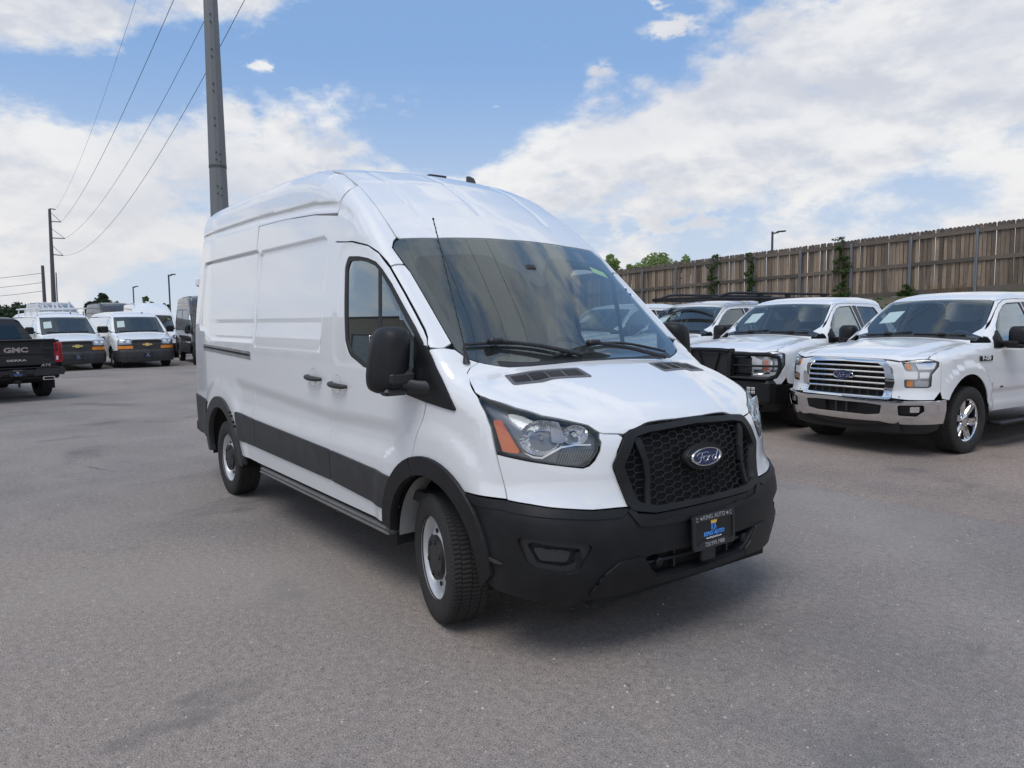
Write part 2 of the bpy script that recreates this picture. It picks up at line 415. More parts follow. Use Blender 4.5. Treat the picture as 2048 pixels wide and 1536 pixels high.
def panel(name, F, fr, outline, m, parent, holes=(), sp=.05, off=0.0, depth=.012, feats=(), mirror=False):
    """one sheet of the skin inside an outline, with a folded edge all round"""
    P, N, T = skin(F, fr, outline, holes, sp, off, feats)
    E = {}
    for t in T:
        for a, b in ((t[0], t[1]), (t[1], t[2]), (t[2], t[0])): E[(a, b)] = 1
    bd = [(a, b) for (a, b) in E if (b, a) not in E]
    V = list(map(tuple, P)); Fc = [tuple(t) for t in T]; LN = [tuple(N[i]) for t in T for i in t]
    if depth:
        ids = {}
        for a, b in bd:
            for i in (a, b):
                if i not in ids:
                    ids[i] = len(V); V += [tuple(P[i]), tuple(P[i] - N[i] * depth)]
            f = (ids[b], ids[a], ids[a] + 1, ids[b] + 1); Fc.append(f)
            q = np.cross(P[b] - P[a], N[a]); q = q / max(np.linalg.norm(q), 1e-9)
            na = .35 * N[a] + q * .94; LN += [tuple(na), tuple(na), tuple(q), tuple(q)]
    if mirror:
        V = [(x, -y, z) for x, y, z in V]; L2 = []; i = 0; F2 = []
        for f in Fc:
            k = len(f); L2 += [(a, -b, c) for a, b, c in LN[i:i + k]][::-1]; F2.append(f[::-1]); i += k
        Fc, LN = F2, L2
    return mobj(name, V, Fc, m, parent, True, None, LN)
def pair(name, F, fr, outline, m, parent, **k):
    return [panel(name, F, fr, outline, m, parent, **k), panel(name, F, fr, outline, m, parent, mirror=True, **k)]
def shr(poly, k):
    cu = sum(p[0] for p in poly) / len(poly); cv = sum(p[1] for p in poly) / len(poly); return [(cu + (u - cu) * k, cv + (v - cv) * k) for u, v in poly]
def surf_pt(F, fr, u, v, off=0.0):
    O, D, t0, t1 = rays(fr, np.array([[u, v]], float)); P = solve(F, O, D, t0, t1); N = grad(F, P)
    return Vector(P[0] + N[0] * off), Vector(N[0])
def mirror_obj(o):
    """the same part on the other flank"""
    me = o.data.copy(); me.transform(Matrix.Diagonal((1, -1, 1, 1))); me.flip_normals()
    c = bpy.data.objects.new(o.name.split('.')[0], me); C.objects.link(c); c.parent = o.parent; return c

# ------------------------------------------------------------------ the materials used
def asphalt_b(g, tint=(1, 1, 1)):
    P = g.coord()
    fine = g.noise(P, 150, 3, .7); mid = g.noise(P, 26, 4, .65); big = g.noise(P, .55, 5, .55); huge = g.noise(P, .13, 3, .5)
    st = g.voro(P, 75, out='Color'); sep = g.n('ShaderNodeSeparateColor'); g.put(sep.inputs[0], st)
    vd = g.voro(P, 75)
    c = g.mix(g.ss(big, .36, .64), (0.249, 0.222, 0.206), (0.315, 0.280, 0.256))
    c = g.mix(g.m('MULTIPLY', g.ss(huge, .46, .60), .85), c, (0.332, 0.285, 0.253))
    c = g.mix(g.m('MULTIPLY', g.ss(g.noise(g.vm('ADD', P, (9, 4, 0)), .32, 6, .66), .50, .68), .75), c, (0.232, 0.219, 0.219))
    c = g.mix(g.ss(mid, .3, .75), g.scale(c, (.82, .82, .82)), g.scale(c, (1.15, 1.15, 1.15)))
    c = g.mix(g.ss(fine, .34, .66), g.scale(c, (.50, .50, .51)), g.scale(c, (1.30, 1.29, 1.28)))
    # single pale and dark stones of the aggregate
    ch = g.m('MULTIPLY', g.ss(sep.outputs[0], .975, .985), g.ss(vd, .42, .30))
    c = g.mix(g.m('MULTIPLY', ch, .65), c, (.50, .47, .44))
    dk = g.m('MULTIPLY', g.ss(sep.outputs[1], .90, .93), g.ss(vd, .45, .30)); c = g.mix(g.m('MULTIPLY', dk, .7), c, (.085, .08, .08))
    v2 = g.n('ShaderNodeTexVoronoi'); g.put(v2.inputs['Vector'], P); v2.inputs['Scale'].default_value = 20
    s2 = g.n('ShaderNodeSeparateColor'); g.put(s2.inputs[0], v2.outputs['Color'])
    c2 = g.m('MULTIPLY', g.ss(s2.outputs[0], .978, .985), g.ss(v2.outputs['Distance'], .22, .15)); c = g.mix(g.m('MULTIPLY', c2, .7), c, (.50, .48, .45))
    # pits, oil drips, tyre scrub, hairline cracks
    pit = g.m('MULTIPLY', g.ss(g.noise(g.scale(P, (1, 1.6, 1)), 11, 4, .7), .60, .68), g.ss(g.noise(P, 1.1, 3, .5), .46, .6))
    c = g.mix(g.m('MULTIPLY', pit, .55), c, (.105, .10, .098))
    oil = g.ss(g.noise(g.vm('ADD', g.scale(P, (1, .5, 1)), (2.7, 8.1, 0)), .9, 5, .65), .57, .70); c = g.mix(g.m('MULTIPLY', oil, .62), c, (.115, .11, .108))
    wv = g.noise(P, .8, 4, .6)
    wp = g.vm('ADD', P, g.vm('MULTIPLY', g.n('ShaderNodeCombineXYZ').outputs[0], 1)) if 0 else P
    cr = g.n('ShaderNodeTexVoronoi', feature='DISTANCE_TO_EDGE'); dn = g.n('ShaderNodeTexNoise'); g.put(dn.inputs['Vector'], P); dn.inputs['Scale'].default_value = 1.6; dn.inputs['Detail'].default_value = 6
    g.put(cr.inputs['Vector'], g.vm('ADD', P, g.scale(dn.outputs['Color'], (.9, .9, 0)))); cr.inputs['Scale'].default_value = .16
    crack = g.m('MULTIPLY', g.ss(cr.outputs['Distance'], .0026, .0006), g.ss(wv, .58, .66))
    c = g.mix(g.m('MULTIPLY', crack, .75), c, (.06, .056, .053))
    tq = g.n('ShaderNodeTexWave', wave_type='RINGS', rings_direction='Z'); g.put(tq.inputs['Vector'], g.vm('ADD', P, (7.5, 9.0, 0))); tq.inputs['Scale'].default_value = .11; tq.inputs['Distortion'].default_value = 2.2; tq.inputs['Detail'].default_value = 2; tq.inputs['Detail Scale'].default_value = .5
    scrub = g.m('MULTIPLY', g.ss(tq.outputs['Fac'], .90, .99), g.ss(g.noise(g.vm('ADD', P, (1, 7, 0)), .7, 4, .6), .50, .66))
    c = g.mix(g.m('MULTIPLY', scrub, .5), c, (.10, .098, .098))
    # fine dust
    c = g.mix(g.m('MULTIPLY', g.ss(g.noise(g.vm('ADD', P, (5, 1, 0)), .4, 6, .65), .50, .68), .35), c, (.33, .295, .265))
    c = g.mix(1, c, tint, 'MULTIPLY')
    h = g.m('ADD', g.m('MULTIPLY', fine, .55), g.m('MULTIPLY', vd, -.5)); h = g.m('ADD', h, g.m('MULTIPLY', mid, .6)); h = g.m('SUBTRACT', h, g.m('MULTIPLY', g.m('ADD', crack, pit), .8))
    return bsdf(g, c, g.m('ADD', .74, g.m('MULTIPLY', fine, .15)), 0, .35, bump=h, bdist=.004, bstr=.85)
M_ASPH = mat('asphalt', asphalt_b)
def wood_b(g):
    P = g.coord(); oi = g.n('ShaderNodeObjectInfo').outputs['Random']
    Q = g.vm('ADD', g.scale(P, (1, 1, .09)), g.n('ShaderNodeCombineXYZ').outputs[0])
    cx = g.n('ShaderNodeCombineXYZ'); g.put(cx.inputs[0], g.m('MULTIPLY', oi, 37)); Q = g.vm('ADD', Q, cx.outputs[0])
    gr = g.noise(Q, 46, 6, .65, dist=.8); lo = g.noise(Q, 7, 4, .6)
    c = g.mix(gr, (.16, .128, .106), (.50, .41, .33)); c = g.mix(g.ss(lo, .35, .7), c, g.scale(c, (.72, .74, .76)))
    tone = g.mix(oi, (.44, .42, .41), (1.42, 1.32, 1.2)); c = g.mix(1, c, tone, 'MULTIPLY')
    ex = g.n('ShaderNodeSeparateXYZ'); g.put(ex.inputs[0], P); edge = g.ss(g.m('ADD', g.m('ABSOLUTE', ex.outputs[0]), g.m('MULTIPLY', g.noise(Q, 9, 3, .6), .012)), .062, .078); c = g.mix(g.m('MULTIPLY', edge, .75), c, (.045, .037, .032))  # shade between overlapping boards, painted as dark bands down both picket edges
    blot = g.ss(g.noise(g.vm('ADD', g.scale(P, (1, 1, .5)), cx.outputs[0]), 2.2, 5, .65), .52, .70); c = g.mix(g.m('MULTIPLY', blot, .45), c, (.085, .075, .068))
    kn = g.voro(g.vm('ADD', g.scale(P, (1, 1, .55)), cx.outputs[0]), 5.5); c = g.mix(g.m('MULTIPLY', g.ss(kn, .10, .05), .8), c, (.03, .024, .02))
    z = g.n('ShaderNodeSeparateXYZ'); g.put(z.inputs[0], P); wet = g.m('MULTIPLY', g.ss(z.outputs[2], 1.9, 2.5), .65)
    c = g.mix(wet, c, (.105, .098, .094))               # weather-greyed tips
    return bsdf(g, c, .85, 0, .2, bump=gr, bdist=.004)
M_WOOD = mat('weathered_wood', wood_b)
def rail_b(g):
    P = g.coord(); oi = g.n('ShaderNodeObjectInfo').outputs['Random']
    Q = g.scale(P, (.08, 1, 1)); gr = g.noise(Q, 40, 6, .65); lo = g.noise(Q, 5, 3, .5)
    c = g.mix(gr, (.085, .072, .064), (.25, .215, .18)); c = g.mix(oi, g.scale(c, (.75, .75, .76)), g.scale(c, (1.3, 1.25, 1.2))); c = g.mix(g.m('MULTIPLY', lo, .4), c, (.07, .065, .06))
    return bsdf(g, c, .85, 0, .2, bump=gr, bdist=.003)
M_RAIL = mat('rail_wood', rail_b)
def galv_b(g):
    P = g.coord(); n = g.noise(g.scale(P, (1, 1, .15)), 6, 5, .6); s = g.voro(P, 30, out='Color')
    c = g.mix(n, (.20, .225, .26), (.34, .37, .41)); c = g.mix(.10, c, s)
    return bsdf(g, c, .5, .5, .5)
M_GALV = mat('galvanised_steel', galv_b)
def pole_b(g):
    P = g.coord(); n = g.noise(g.scale(P, (1.4, 1.4, .10)), 3.2, 6, .62); s = g.noise(P, 18, 4, .6)
    c = g.mix(n, (.155, .165, .175), (.26, .27, .275)); c = g.mix(g.m('MULTIPLY', s, .25), c, (.15, .15, .155))
    return bsdf(g, c, .6, .35, .4)
M_POLE = mat('pole_steel', pole_b)
M_DPOLE = plain('dark_pole', (.085, .088, .095), .6, .2)
M_WIRE = plain('cable_grey', (.05, .052, .058), .6)
def leaf_b(name, a, b):
    def f(g):
        oi = g.n('ShaderNodeNewGeometry').outputs['Random Per Island']; n = g.noise(g.coord(), .8, 3, .5)
        c = g.mix(oi, a, b); c = g.mix(g.m('MULTIPLY', n, .5), c, a)
        d = g.n('ShaderNodeBsdfPrincipled'); g.put(d.inputs['Base Color'], c); d.inputs['Roughness'].default_value = .55; d.inputs['Specular IOR Level'].default_value = .3
        t = g.n('ShaderNodeBsdfTranslucent'); g.put(t.inputs[0], c); x = g.n('ShaderNodeMixShader'); x.inputs[0].default_value = .35
        g.nt.links.new(d.outputs[0], x.inputs[1]); g.nt.links.new(t.outputs[0], x.inputs[2]); return x.outputs[0]
    return mat(name, f)
M_LEAF = leaf_b('leaf_green', (.050, .10, .028), (.12, .19, .055))
M_LEAFP = leaf_b('leaf_pale', (.20, .29, .09), (.34, .42, .17))
M_LEAFD = leaf_b('leaf_dark', (.030, .052, .026), (.085, .11, .055))
M_BARK = plain('bark', (.09, .07, .055), .9, var=.35)
def soil_b(g):
    P = g.coord(); n = g.noise(P, 3, 7, .65); c = g.mix(n, (.07, .06, .045), (.17, .14, .10)); c = g.mix(g.ss(g.noise(P, .9, 5, .6), .45, .6), c, (.05, .075, .03))
    return bsdf(g, c, .95, 0, .2, bump=n, bdist=.03)
M_SOIL = mat('bank_soil', soil_b)

# ------------------------------------------------------------------ ground
def ground():
    n = 70; xs = np.sign(np.linspace(-1, 1, n)) * np.abs(np.linspace(-1, 1, n)) ** 3 * 1500
    V = [(x, y, 0) for y in xs for x in xs]; F = [(j * n + i, j * n + i + 1, (j + 1) * n + i + 1, (j + 1) * n + i) for j in range(n - 1) for i in range(n - 1)]
    tag(mobj('ground', V, F, M_ASPH, None, False), kind='structure')
ground()
def old_paving():
    # the strip along the pickups was laid earlier: a browner sheet whose worn edge runs past the van
    m = mat('old_asphalt', lambda g: asphalt_b(g, (1.06, .98, .93)))
    e = spl([(16, 8.4), (9, 6.0), (4.95, 4.42), (3.2, 3.72), (1.9, 3.55), (.7, 3.45), (-1, 3.5), (-6, 3.9), (-14, 4.5)], 14); r = random.Random(3)
    V = []; F = []
    for k, (x, y) in enumerate(e):
        V += [(x, y + r.uniform(-.02, .02), .0005), (x, y + .03, .004), (x, 18, .004)]
        if k: b = 3 * k; F += [(b - 3, b - 2, b + 1, b), (b - 2, b - 1, b + 2, b + 1)]
    tag(mobj('old_paving', V, [f[::-1] for f in F], m, None, False), kind='structure')
old_paving()

# ------------------------------------------------------------------ bank and board fence
FX0, FY, FS, FSL = -8.83, 28.1, 2.44, -.0777          # first post in view, line, spacing, fall per bay
def fz(x): return 2.44 + (FX0 - x) / FS * FSL         # foot of the boards
def bank():
    xs = np.linspace(60, -120, 91); V = []; F = []; prof = [(14.5, 0, -.02), (18, .25, 0), (22, 1.0, 0), (26, .93, 0), (27.2, .97, 0), (30, 1.0, 0), (60, 1.05, 0)]
    prof = [(16.5, 0.0), (19, .18), (21.5, .50), (24, .80), (26.3, .95), (27.6, 1.0), (31, 1.0), (70, 1.0)]
    for x in xs:
        h = max(fz(max(x, -60)) - .02, .2)
        for (y, k) in prof: V.append((x, y + .25 * math.sin(x * .7 + y), h * k - (.03 if k == 0 else 0) + (.05 * math.sin(x * 1.3 + y * 2) if .1 < k < .9 else 0)))
    n = len(prof)
    for i in range(len(xs) - 1):
        for j in range(n - 1): F.append((i * n + j, i * n + j + 1, (i + 1) * n + j + 1, (i + 1) * n + j))
    tag(mobj('bank', V, F, M_SOIL, None, True), kind='structure')
bank()
def picket_mesh(h, w, seed):
    r = random.Random(seed); p = [(-w / 2, 0), (w / 2, 0), (w / 2, h - .07)]
    p += [(w / 2 * math.cos(R(a)), h - .07 + .07 * math.sin(R(a))) for a in (25, 60, 90, 120, 155)] + [(-w / 2, h - .07)]
    mb = MB(); mb.prism(p, 0, .018, Matrix(((1, 0, 0, 0), (0, 0, -1, 0), (0, 1, 0, 0), (0, 0, 0, 1))))
    return mb
def fence():
    root = empty('board_fence', (FX0, FY, fz(FX0)))
    tag(root, 'tall weathered wooden board fence with grey steel posts on the bank above the parked pickups', 'fence')
    o0 = root.location
    vars_ = []
    for k in range(6):
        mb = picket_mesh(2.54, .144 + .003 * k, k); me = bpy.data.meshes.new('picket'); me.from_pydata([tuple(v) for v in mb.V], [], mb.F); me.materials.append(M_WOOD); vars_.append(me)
    post_mb = MB()
    for dx in (-.032, .032): post_mb.box((dx, 0, 1.15), (.022, .10, 2.66), r=.004)
    post_mb.box((0, .012, 1.15), (.05, .05, 2.655))
    pm = bpy.data.meshes.new('post'); pm.from_pydata([tuple(v) for v in post_mb.V], [], post_mb.F); pm.materials.append(M_GALV)
    for b in range(-3, 11):
        x = FX0 - b * FS; z = fz(x)
        p = bpy.data.objects.new('post', pm); C.objects.link(p); p.parent = root; p.location = (x - o0.x, -.10, z - .12 - o0.z); p.rotation_euler = (R(rng.uniform(-.5, .5)), R(rng.uniform(-.6, .6)), 0)
        x1 = x - FS; z1 = fz(x1); np_ = 16; gap = FS / np_
        for i in range(np_):
            px = x - (i + .5) * gap; pk = bpy.data.objects.new('picket', rng.choice(vars_)); C.objects.link(pk); pk.parent = root
            pk.location = (px - o0.x, (.016 if i % 2 else -.006) + rng.uniform(-.003, .003), fz(px) - o0.z + rng.uniform(-.012, .012)); pk.rotation_euler = (R(rng.uniform(-.3, .3)), R(rng.uniform(-.28, .28)), R(rng.uniform(-1.2, 1.2)))
        for (zc, hh) in ((2.30, .15), (1.24, .15), (.10, .20)):
            mb = MB(); a = Vector((x - .05 - o0.x, -.05, z + zc - o0.z)); c2 = Vector((x1 + .05 - o0.x, -.05, z1 + zc - o0.z)); dv = rng.uniform(-.012, .012)
            V = []
            for (q, e) in ((a, dv), (c2, -dv)):
                for (dy, dz) in ((-.022, -hh / 2), (.022, -hh / 2), (.022, hh / 2), (-.022, hh / 2)): V.append((q.x, q.y + dy, q.z + dz + e))
            mb.add(V, [(0, 1, 5, 4), (1, 2, 6, 5), (2, 3, 7, 6), (3, 0, 4, 7), (3, 2, 1, 0), (4, 5, 6, 7)])
            mb.build('rail', M_RAIL, root, smooth=False)
fence()

# ------------------------------------------------------------------ vegetation
def leaf_cloud(n, centre, rad, size, r, flat=1.0, clump=9):
    """many small folded leaves gathered in clumps through an ellipsoid"""
    V = []; F = []; cl = []
    for _ in range(clump):
        while True:
            p = Vector((r.uniform(-1, 1), r.uniform(-1, 1), r.uniform(-1, 1)))
            if .25 < p.length < 1: break
        cl.append((p, r.uniform(.22, .46)))
    for _ in range(n):
        p0, q = r.choice(cl); d = Vector((r.gauss(0, 1), r.gauss(0, 1), r.gauss(0, 1))).normalized() * q * (r.random() ** .4)
        p = p0 * .78 + d; p = Vector((p.x * rad[0], p.y * rad[1], p.z * rad[2])) + Vector(centre)
        a = Vector((r.gauss(0, 1), r.gauss(0, 1), r.gauss(0, .7))).normalized(); b = a.cross(Vector((r.gauss(0, 1), r.gauss(0, 1), r.gauss(0, 1)))).normalized(); c = a.cross(b)
        s = size * r.uniform(.6, 1.3); i = len(V)
        V += [tuple(p - a * s), tuple(p + b * s * .45 + c * s * .12), tuple(p + a * s), tuple(p - b * s * .45 + c * s * .12)]; F += [(i, i + 1, i + 2), (i, i + 2, i + 3)]
    return V, F
def tree(label, loc, h, rad, m, n, size, seed, group, trunk_h=.42, clump=14):
    r = random.Random(seed); root = empty('tree', loc); tag(root, label, 'tree', group)
    mb = MB(); tr = h * .022
    mb.tube([(0, 0, -.1), (.04 * h * .2, 0, h * trunk_h * .5), (r.uniform(-.03, .03) * h, r.uniform(-.03, .03) * h, h * trunk_h), (0, 0, h * .8)], [tr * 1.3, tr, tr * .8, tr * .25], 8)
    for k in range(7):
        a = r.uniform(0, 6.28); z0 = h * r.uniform(trunk_h * .7, .7); L = rad[0] * r.uniform(.5, .9)
        mb.tube([(0, 0, z0), (math.cos(a) * L * .5, math.sin(a) * L * .5, z0 + h * .08), (math.cos(a) * L, math.sin(a) * L, z0 + h * .17)], [tr * .5, tr * .3, tr * .1], 5)
    mb.build('trunk', M_BARK, root)
    V, F = leaf_cloud(n, (0, 0, h - rad[2]), rad, size, r, clump=clump); mobj('crown', V, F, m, root, False)
    return root
def cam_pt(px, py, dist):
    """a place seen at photograph pixel px, py at that ground distance (used to site things)"""
    cm = S.camera.matrix_world.to_3x3(); d = cm @ Vector(((px - 1024) / 1481.72, (768 - py) / 1481.72, -1)); return Vector(CAM_POS) + d * (dist / math.hypot(d.x, d.y))
def place_tree(label, px, ytop, dist, wpx, m, n, seed, group, hpx=None, base=0, **k):
    p = cam_pt(px, ytop, dist); sc = dist / 1481.72; h = p.z - base; rad = (wpx * sc / 2, wpx * sc / 2, (hpx or wpx) * sc / 2)
    tree(label, (p.x, p.y, base), h, rad, m, n, k.pop('size', dist * .0022), seed, group, **k)
GT = 'trees rising behind the board fence'
place_tree('pale green tree showing through the gap between van windshield and fence', 1216, 508, 62, 52, M_LEAFP, 2600, 3, GT, 60, 2.2, clump=22)
place_tree('broad pale green tree top over the low end of the fence', 1312, 502, 64, 78, M_LEAFP, 3600, 4, GT, 60, 2.2, clump=30)
place_tree('small pale green tree top just beside the broad one over the fence', 1365, 506, 66, 40, M_LEAFP, 1800, 5, GT, 50, 2.2, clump=18)
place_tree('sparse pale green sprig of a tree at the low end of the fence', 1270, 522, 60, 40, M_LEAFP, 1300, 6, GT, 40, 2.2, clump=16)
GL = 'trees behind the far row of vans'
place_tree('taller dark round tree behind the brown roofed van', 208, 584, 75, 34, M_LEAFD, 3000, 11, GL, 50, clump=16)
place_tree('lower dark spreading tree touching the taller round tree', 184, 593, 78, 34, M_LEAFD, 2200, 12, GL, 50, clump=16)
place_tree('pale feathery tree between the two far lot lamps', 292, 593, 80, 30, M_LEAF, 900, 13, GL, 36, clump=16)
place_tree('tiny dark tree beside the taller lot lamp', 333, 599, 85, 14, M_LEAFD, 500, 14, GL, 24, clump=8)
place_tree('small dark bush top seen over the brown van roof', 233, 603, 80, 16, M_LEAFD, 500, 15, GL, 20, clump=8)
def ridge():
    r = random.Random(5); V = []; F = []
    for k in range(150):
        px = -420 + k * 3.3 + r.uniform(-2, 2); p = cam_pt(px, 607 + 6 * math.sin(k * .21) + r.uniform(-2, 4) + (8 if px > 30 else 0), 250 + r.uniform(-10, 25))
        v, f = leaf_cloud(170, (p.x, p.y, p.z - 3.0), (4.2, 4.2, 3.4), .8, r, clump=6); b = len(V); V += v; F += [tuple(i + b for i in q) for q in f]
        v, f = leaf_cloud(60, (p.x + r.uniform(-2, 2), p.y, p.z - 6.5), (4.5, 4.5, 4), .9, r, clump=4); b = len(V); V += v; F += [tuple(i + b for i in q) for q in f]
    tag(mobj('treeline', V, F, M_LEAFD, None, False), kind='stuff')
ridge()
def vine(label, px_post, seed, top, wid, n, low=0.0, over=.2):
    r = random.Random(seed); b = px_post; x = FX0 - b * FS; z0 = fz(x); root = empty('climbing_vine', (x, FY - .22, z0 + low)); tag(root, label, 'vine', 'vines climbing the fence posts')
    V = []; F = []; H = top - low
    for k in range(int(H / .16)):
        z = k * .16; w = wid * (.55 + .45 * math.sin(k * .9 + seed)) * (1.25 if z > H - .5 else 1)
        v, f = leaf_cloud(n, (r.uniform(-.12, .12), 0, z), (w, .13, .2), .062, r, clump=5); bb = len(V); V += v; F += [tuple(i + bb for i in q) for q in f]
    v, f = leaf_cloud(n, (r.uniform(-.1, .1), .05, H + over * .4), (wid * .8, .16, over), .06, r, clump=5); bb = len(V); V += v; F += [tuple(i + bb for i in q) for q in f]
    mobj('foliage', V, F, M_LEAF, root, False)
    mb = MB()
    for q in range(3): mb.tube(spl([(r.uniform(-.06, .06), 0, H * t + r.uniform(-.05, .05)) for t in (0, .25, .5, .75, 1)], 3), .012, 5)
    mb.build('stem', M_BARK, root)
vine('leafy vine with a sprig above the boards on the post left of the third bay', 2.15, 31, 2.50, .62, 90, 0, .20)
vine('thin dark vine hanging down the post above the black roof racks', 4.05, 32, 2.42, .5, 78, .1, .12)
vine('bushy vine with a thick top hanging over the post nearest the trees', 5.0, 33, 2.48, .60, 86, .1, .16)
def weeds():
    r = random.Random(8); V = []; F = []; specs = [(1.0, .45, 60, .24), (.1, .25, 40, .35), (-.35, .25, 30, .5), (-.7, .3, 30, .45), (2.4, .4, 50, .2), (3.2, .35, 30, .25)]
    root = empty('weed_clump', (FX0 - FS, FY - .3, fz(FX0 - FS))); tag(root, 'green leafy weed clump at the foot of a fence post above the chrome grille pickup', 'weed')
    V, F = leaf_cloud(420, (0, 0, .18), (.42, .2, .34), .07, r, clump=12); mobj('leaves', V, F, M_LEAF, root, False)
    root = empty('weed_clump', (FX0 - .35, FY - .3, fz(FX0))); tag(root, 'dry straw coloured weeds with reddish stalks below the boards', 'weed')
    mb = MB()
    for k in range(70):
        x = r.uniform(-1.2, .2); h = r.uniform(.15, .5); a = r.uniform(-.15, .15)
        mb.tube([(x, r.uniform(-.1, .1), 0), (x + a * .5, 0, h * .6), (x + a, 0, h)], [.006, .005, .003], 4)
    mb.build('stalks', plain('dry_stalk', (.24, .16, .085), .9, var=.4), root)
    V = []; F = []
    for k in range(46):
        x = r.uniform(-46, 2); y = r.uniform(22.5, 27.6); t = (y - 16.5) / 11.1; z = fz(x) * min(1, max(0, t) ** .8) - .05
        v, f = leaf_cloud(60, (x, y, z + .12), (r.uniform(.3, .7), .3, r.uniform(.15, .32)), .07, r, clump=6); b = len(V); V += v; F += [tuple(i + b for i in q) for q in f]
    tag(mobj('bank_undergrowth', V, F, M_LEAF, None, False), kind='stuff')
weeds()

# ------------------------------------------------------------------ poles, lamps, wires
def big_pole():
    p = cam_pt(449, 640, 40); root = empty('transmission_pole', (p.x, p.y, 0)); tag(root, 'massive grey steel transmission pole rising behind the high roof van', 'utility pole')
    mb = MB(); n = 12
    def seg(z0, z1, r0, r1): mb.tube([(0, 0, z0), (0, 0, z1)], [r0, r1], n)
    seg(0, 9.6, .54, .405); seg(9.15, 21, .425, .285); seg(20.5, 36, .30, .15)
    mb.build('shaft', M_POLE, root, angle=20)
    mb = MB()
    mb.tube([(0, 0, 9.12), (0, 0, 9.24)], [.432, .430], n); mb.build('joint_collar', M_DPOLE, root, angle=20)
    to = (Vector(CAM_POS) - p); a0 = math.atan2(to.y, to.x)
    for k in range(9):
        z = 8.2 + k * 1.62
        for (da, dz) in ((.0, 0), (.0, -.34)) + (((.42, -.1), (.42, -.45)) if k in (0, 1, 8) else ()):
            r0 = .533 - (z + dz) * .0118 if z > 9.2 else .54 - (z + dz) * .0141
            a = a0 + da - .1; b = MB(); b.tube([(math.cos(a) * (r0 - .05), math.sin(a) * (r0 - .05), z + dz), (math.cos(a) * (r0 + .05), math.sin(a) * (r0 + .05), z + dz)], .035, 6); b.build('step_lug', M_WIRE, root)
    d = Vector((188, -6, 0)).normalized(); sd_ = Vector((-d.y, d.x, 0))
    for (z, o) in ARMS:
        mb = MB(); e = sd_ * o; mb.tube([(0, 0, z + .5), (e.x, e.y, z + .75)], [.12, .07], 8); mb.tube([(e.x, e.y, z + .75), (e.x, e.y, z)], .05, 8); mb.build('arm', M_POLE, root)
    return p, sd_
ARMS = [(34.5, 2.35), (24.5, 1.6), (32, 7.1), (26.5, 6.1)]
NP, NSD = big_pole()
def far_pole():
    p = cam_pt(108, 620, 185); root = empty('transmission_pole', (p.x, p.y, 0)); tag(root, 'distant steel transmission pole with bracketed arms holding four wires', 'utility pole')
    top = cam_pt(99, 418, 185); mb = MB(); q = top - p; mb.tube([(0, 0, 0), (q.x, q.y, top.z)], [.52, .26], 10); mb.build('shaft', M_DPOLE, root)
    tips = []
    def on(t): return Vector((q.x * t, q.y * t, top.z * t))
    for (px, py, yt) in ((111, 419, 417.5), (122, 444, 443), (130, 477, 476), (126.5, 511, 509)):
        e = cam_pt(px, py, 185) - p; e.z += p.z; zt = cam_pt(105, yt, 185).z; a = on(zt / top.z)
        mb = MB(); mb.tube([tuple(a), tuple(e)], .11, 6)
        if px > 112:
            b = on(min(1, cam_pt(105, yt - 20, 185).z / top.z)); mb.tube([tuple(b), tuple(e)], .05, 5)
        mb.build('arm', M_DPOLE, root); tips.append(e + Vector((p.x, p.y, 0)))
    return tips
TIPS = far_pole()
def wires():
    d = None
    specs = [(0, 0, 6, 0), (1, 1, 4, 0), (2, 2, 8, 0), (3, 3, 10, 0)]
    for k, (ti, ai, sag, _) in enumerate(specs):
        a = TIPS[ti]; z, o = ARMS[ai]; b = NP + NSD * o; b.z = z
        root_pts = []
        for s in range(41):
            t = s / 40; q = a.lerp(b, t); q.z -= sag * .55 * 4 * t * (1 - t); root_pts.append(tuple(q))
        dirv = (b - a); dirv.z = 0; c2 = b + dirv.normalized() * 150; c2.z = z
        for s in range(1, 31):
            t = s / 30; q = b.lerp(c2, t); q.z -= 5 * 4 * t * (1 - t); root_pts.append(tuple(q))
        cu = MB(); cu.tube(root_pts, [.022 if k else .014] * len(root_pts), 5, cap=False)
        o_ = cu.build('power_line', M_WIRE, None); tag(o_, ['thinnest power line, topmost on the distant pole', 'power line from the second arm of the distant pole', 'power line from the third arm of the distant pole', 'lowest power line, passing behind the big steel pole'][k], 'power line', 'power lines overhead')
wires()
def small_poles():
    p = cam_pt(90, 620, 120); top = cam_pt(85, 531, 120); root = empty('wooden_pole', (p.x, p.y, 0)); tag(root, 'short dark wooden utility pole left of the tall distant steel one', 'utility pole')
    q = top - p; mb = MB(); mb.tube([(0, 0, 0), (q.x, q.y, top.z)], [.25, .19], 8); mb.build('shaft', M_DPOLE, root)
    for k, (y0, y1) in enumerate(((546, 548), (565, 567), (582, 584))):
        a = cam_pt(85, y0, 120); b = cam_pt(-400, y1, 150); mb = MB(); mb.tube([tuple(a.lerp(b, t / 12) - Vector((0, 0, 1.2 * 4 * t / 12 * (1 - t / 12)))) for t in range(13)], .028, 4, cap=False)
        tag(mb.build('power_line', M_WIRE, None), ['upper', 'middle', 'lower'][k] + ' thin line running off from the short wooden pole', 'power line', 'lines from the wooden pole')
    p = cam_pt(115, 620, 230); top = cam_pt(112, 545, 230); root = empty('thin_pole', (p.x, p.y, 0)); tag(root, 'thin dark pole just beside the tall distant transmission pole', 'utility pole')
    q = top - p; mb = MB(); mb.tube([(0, 0, 0), (q.x, q.y, top.z)], [.17, .13], 8); mb.build('shaft', M_DPOLE, root)
small_poles()
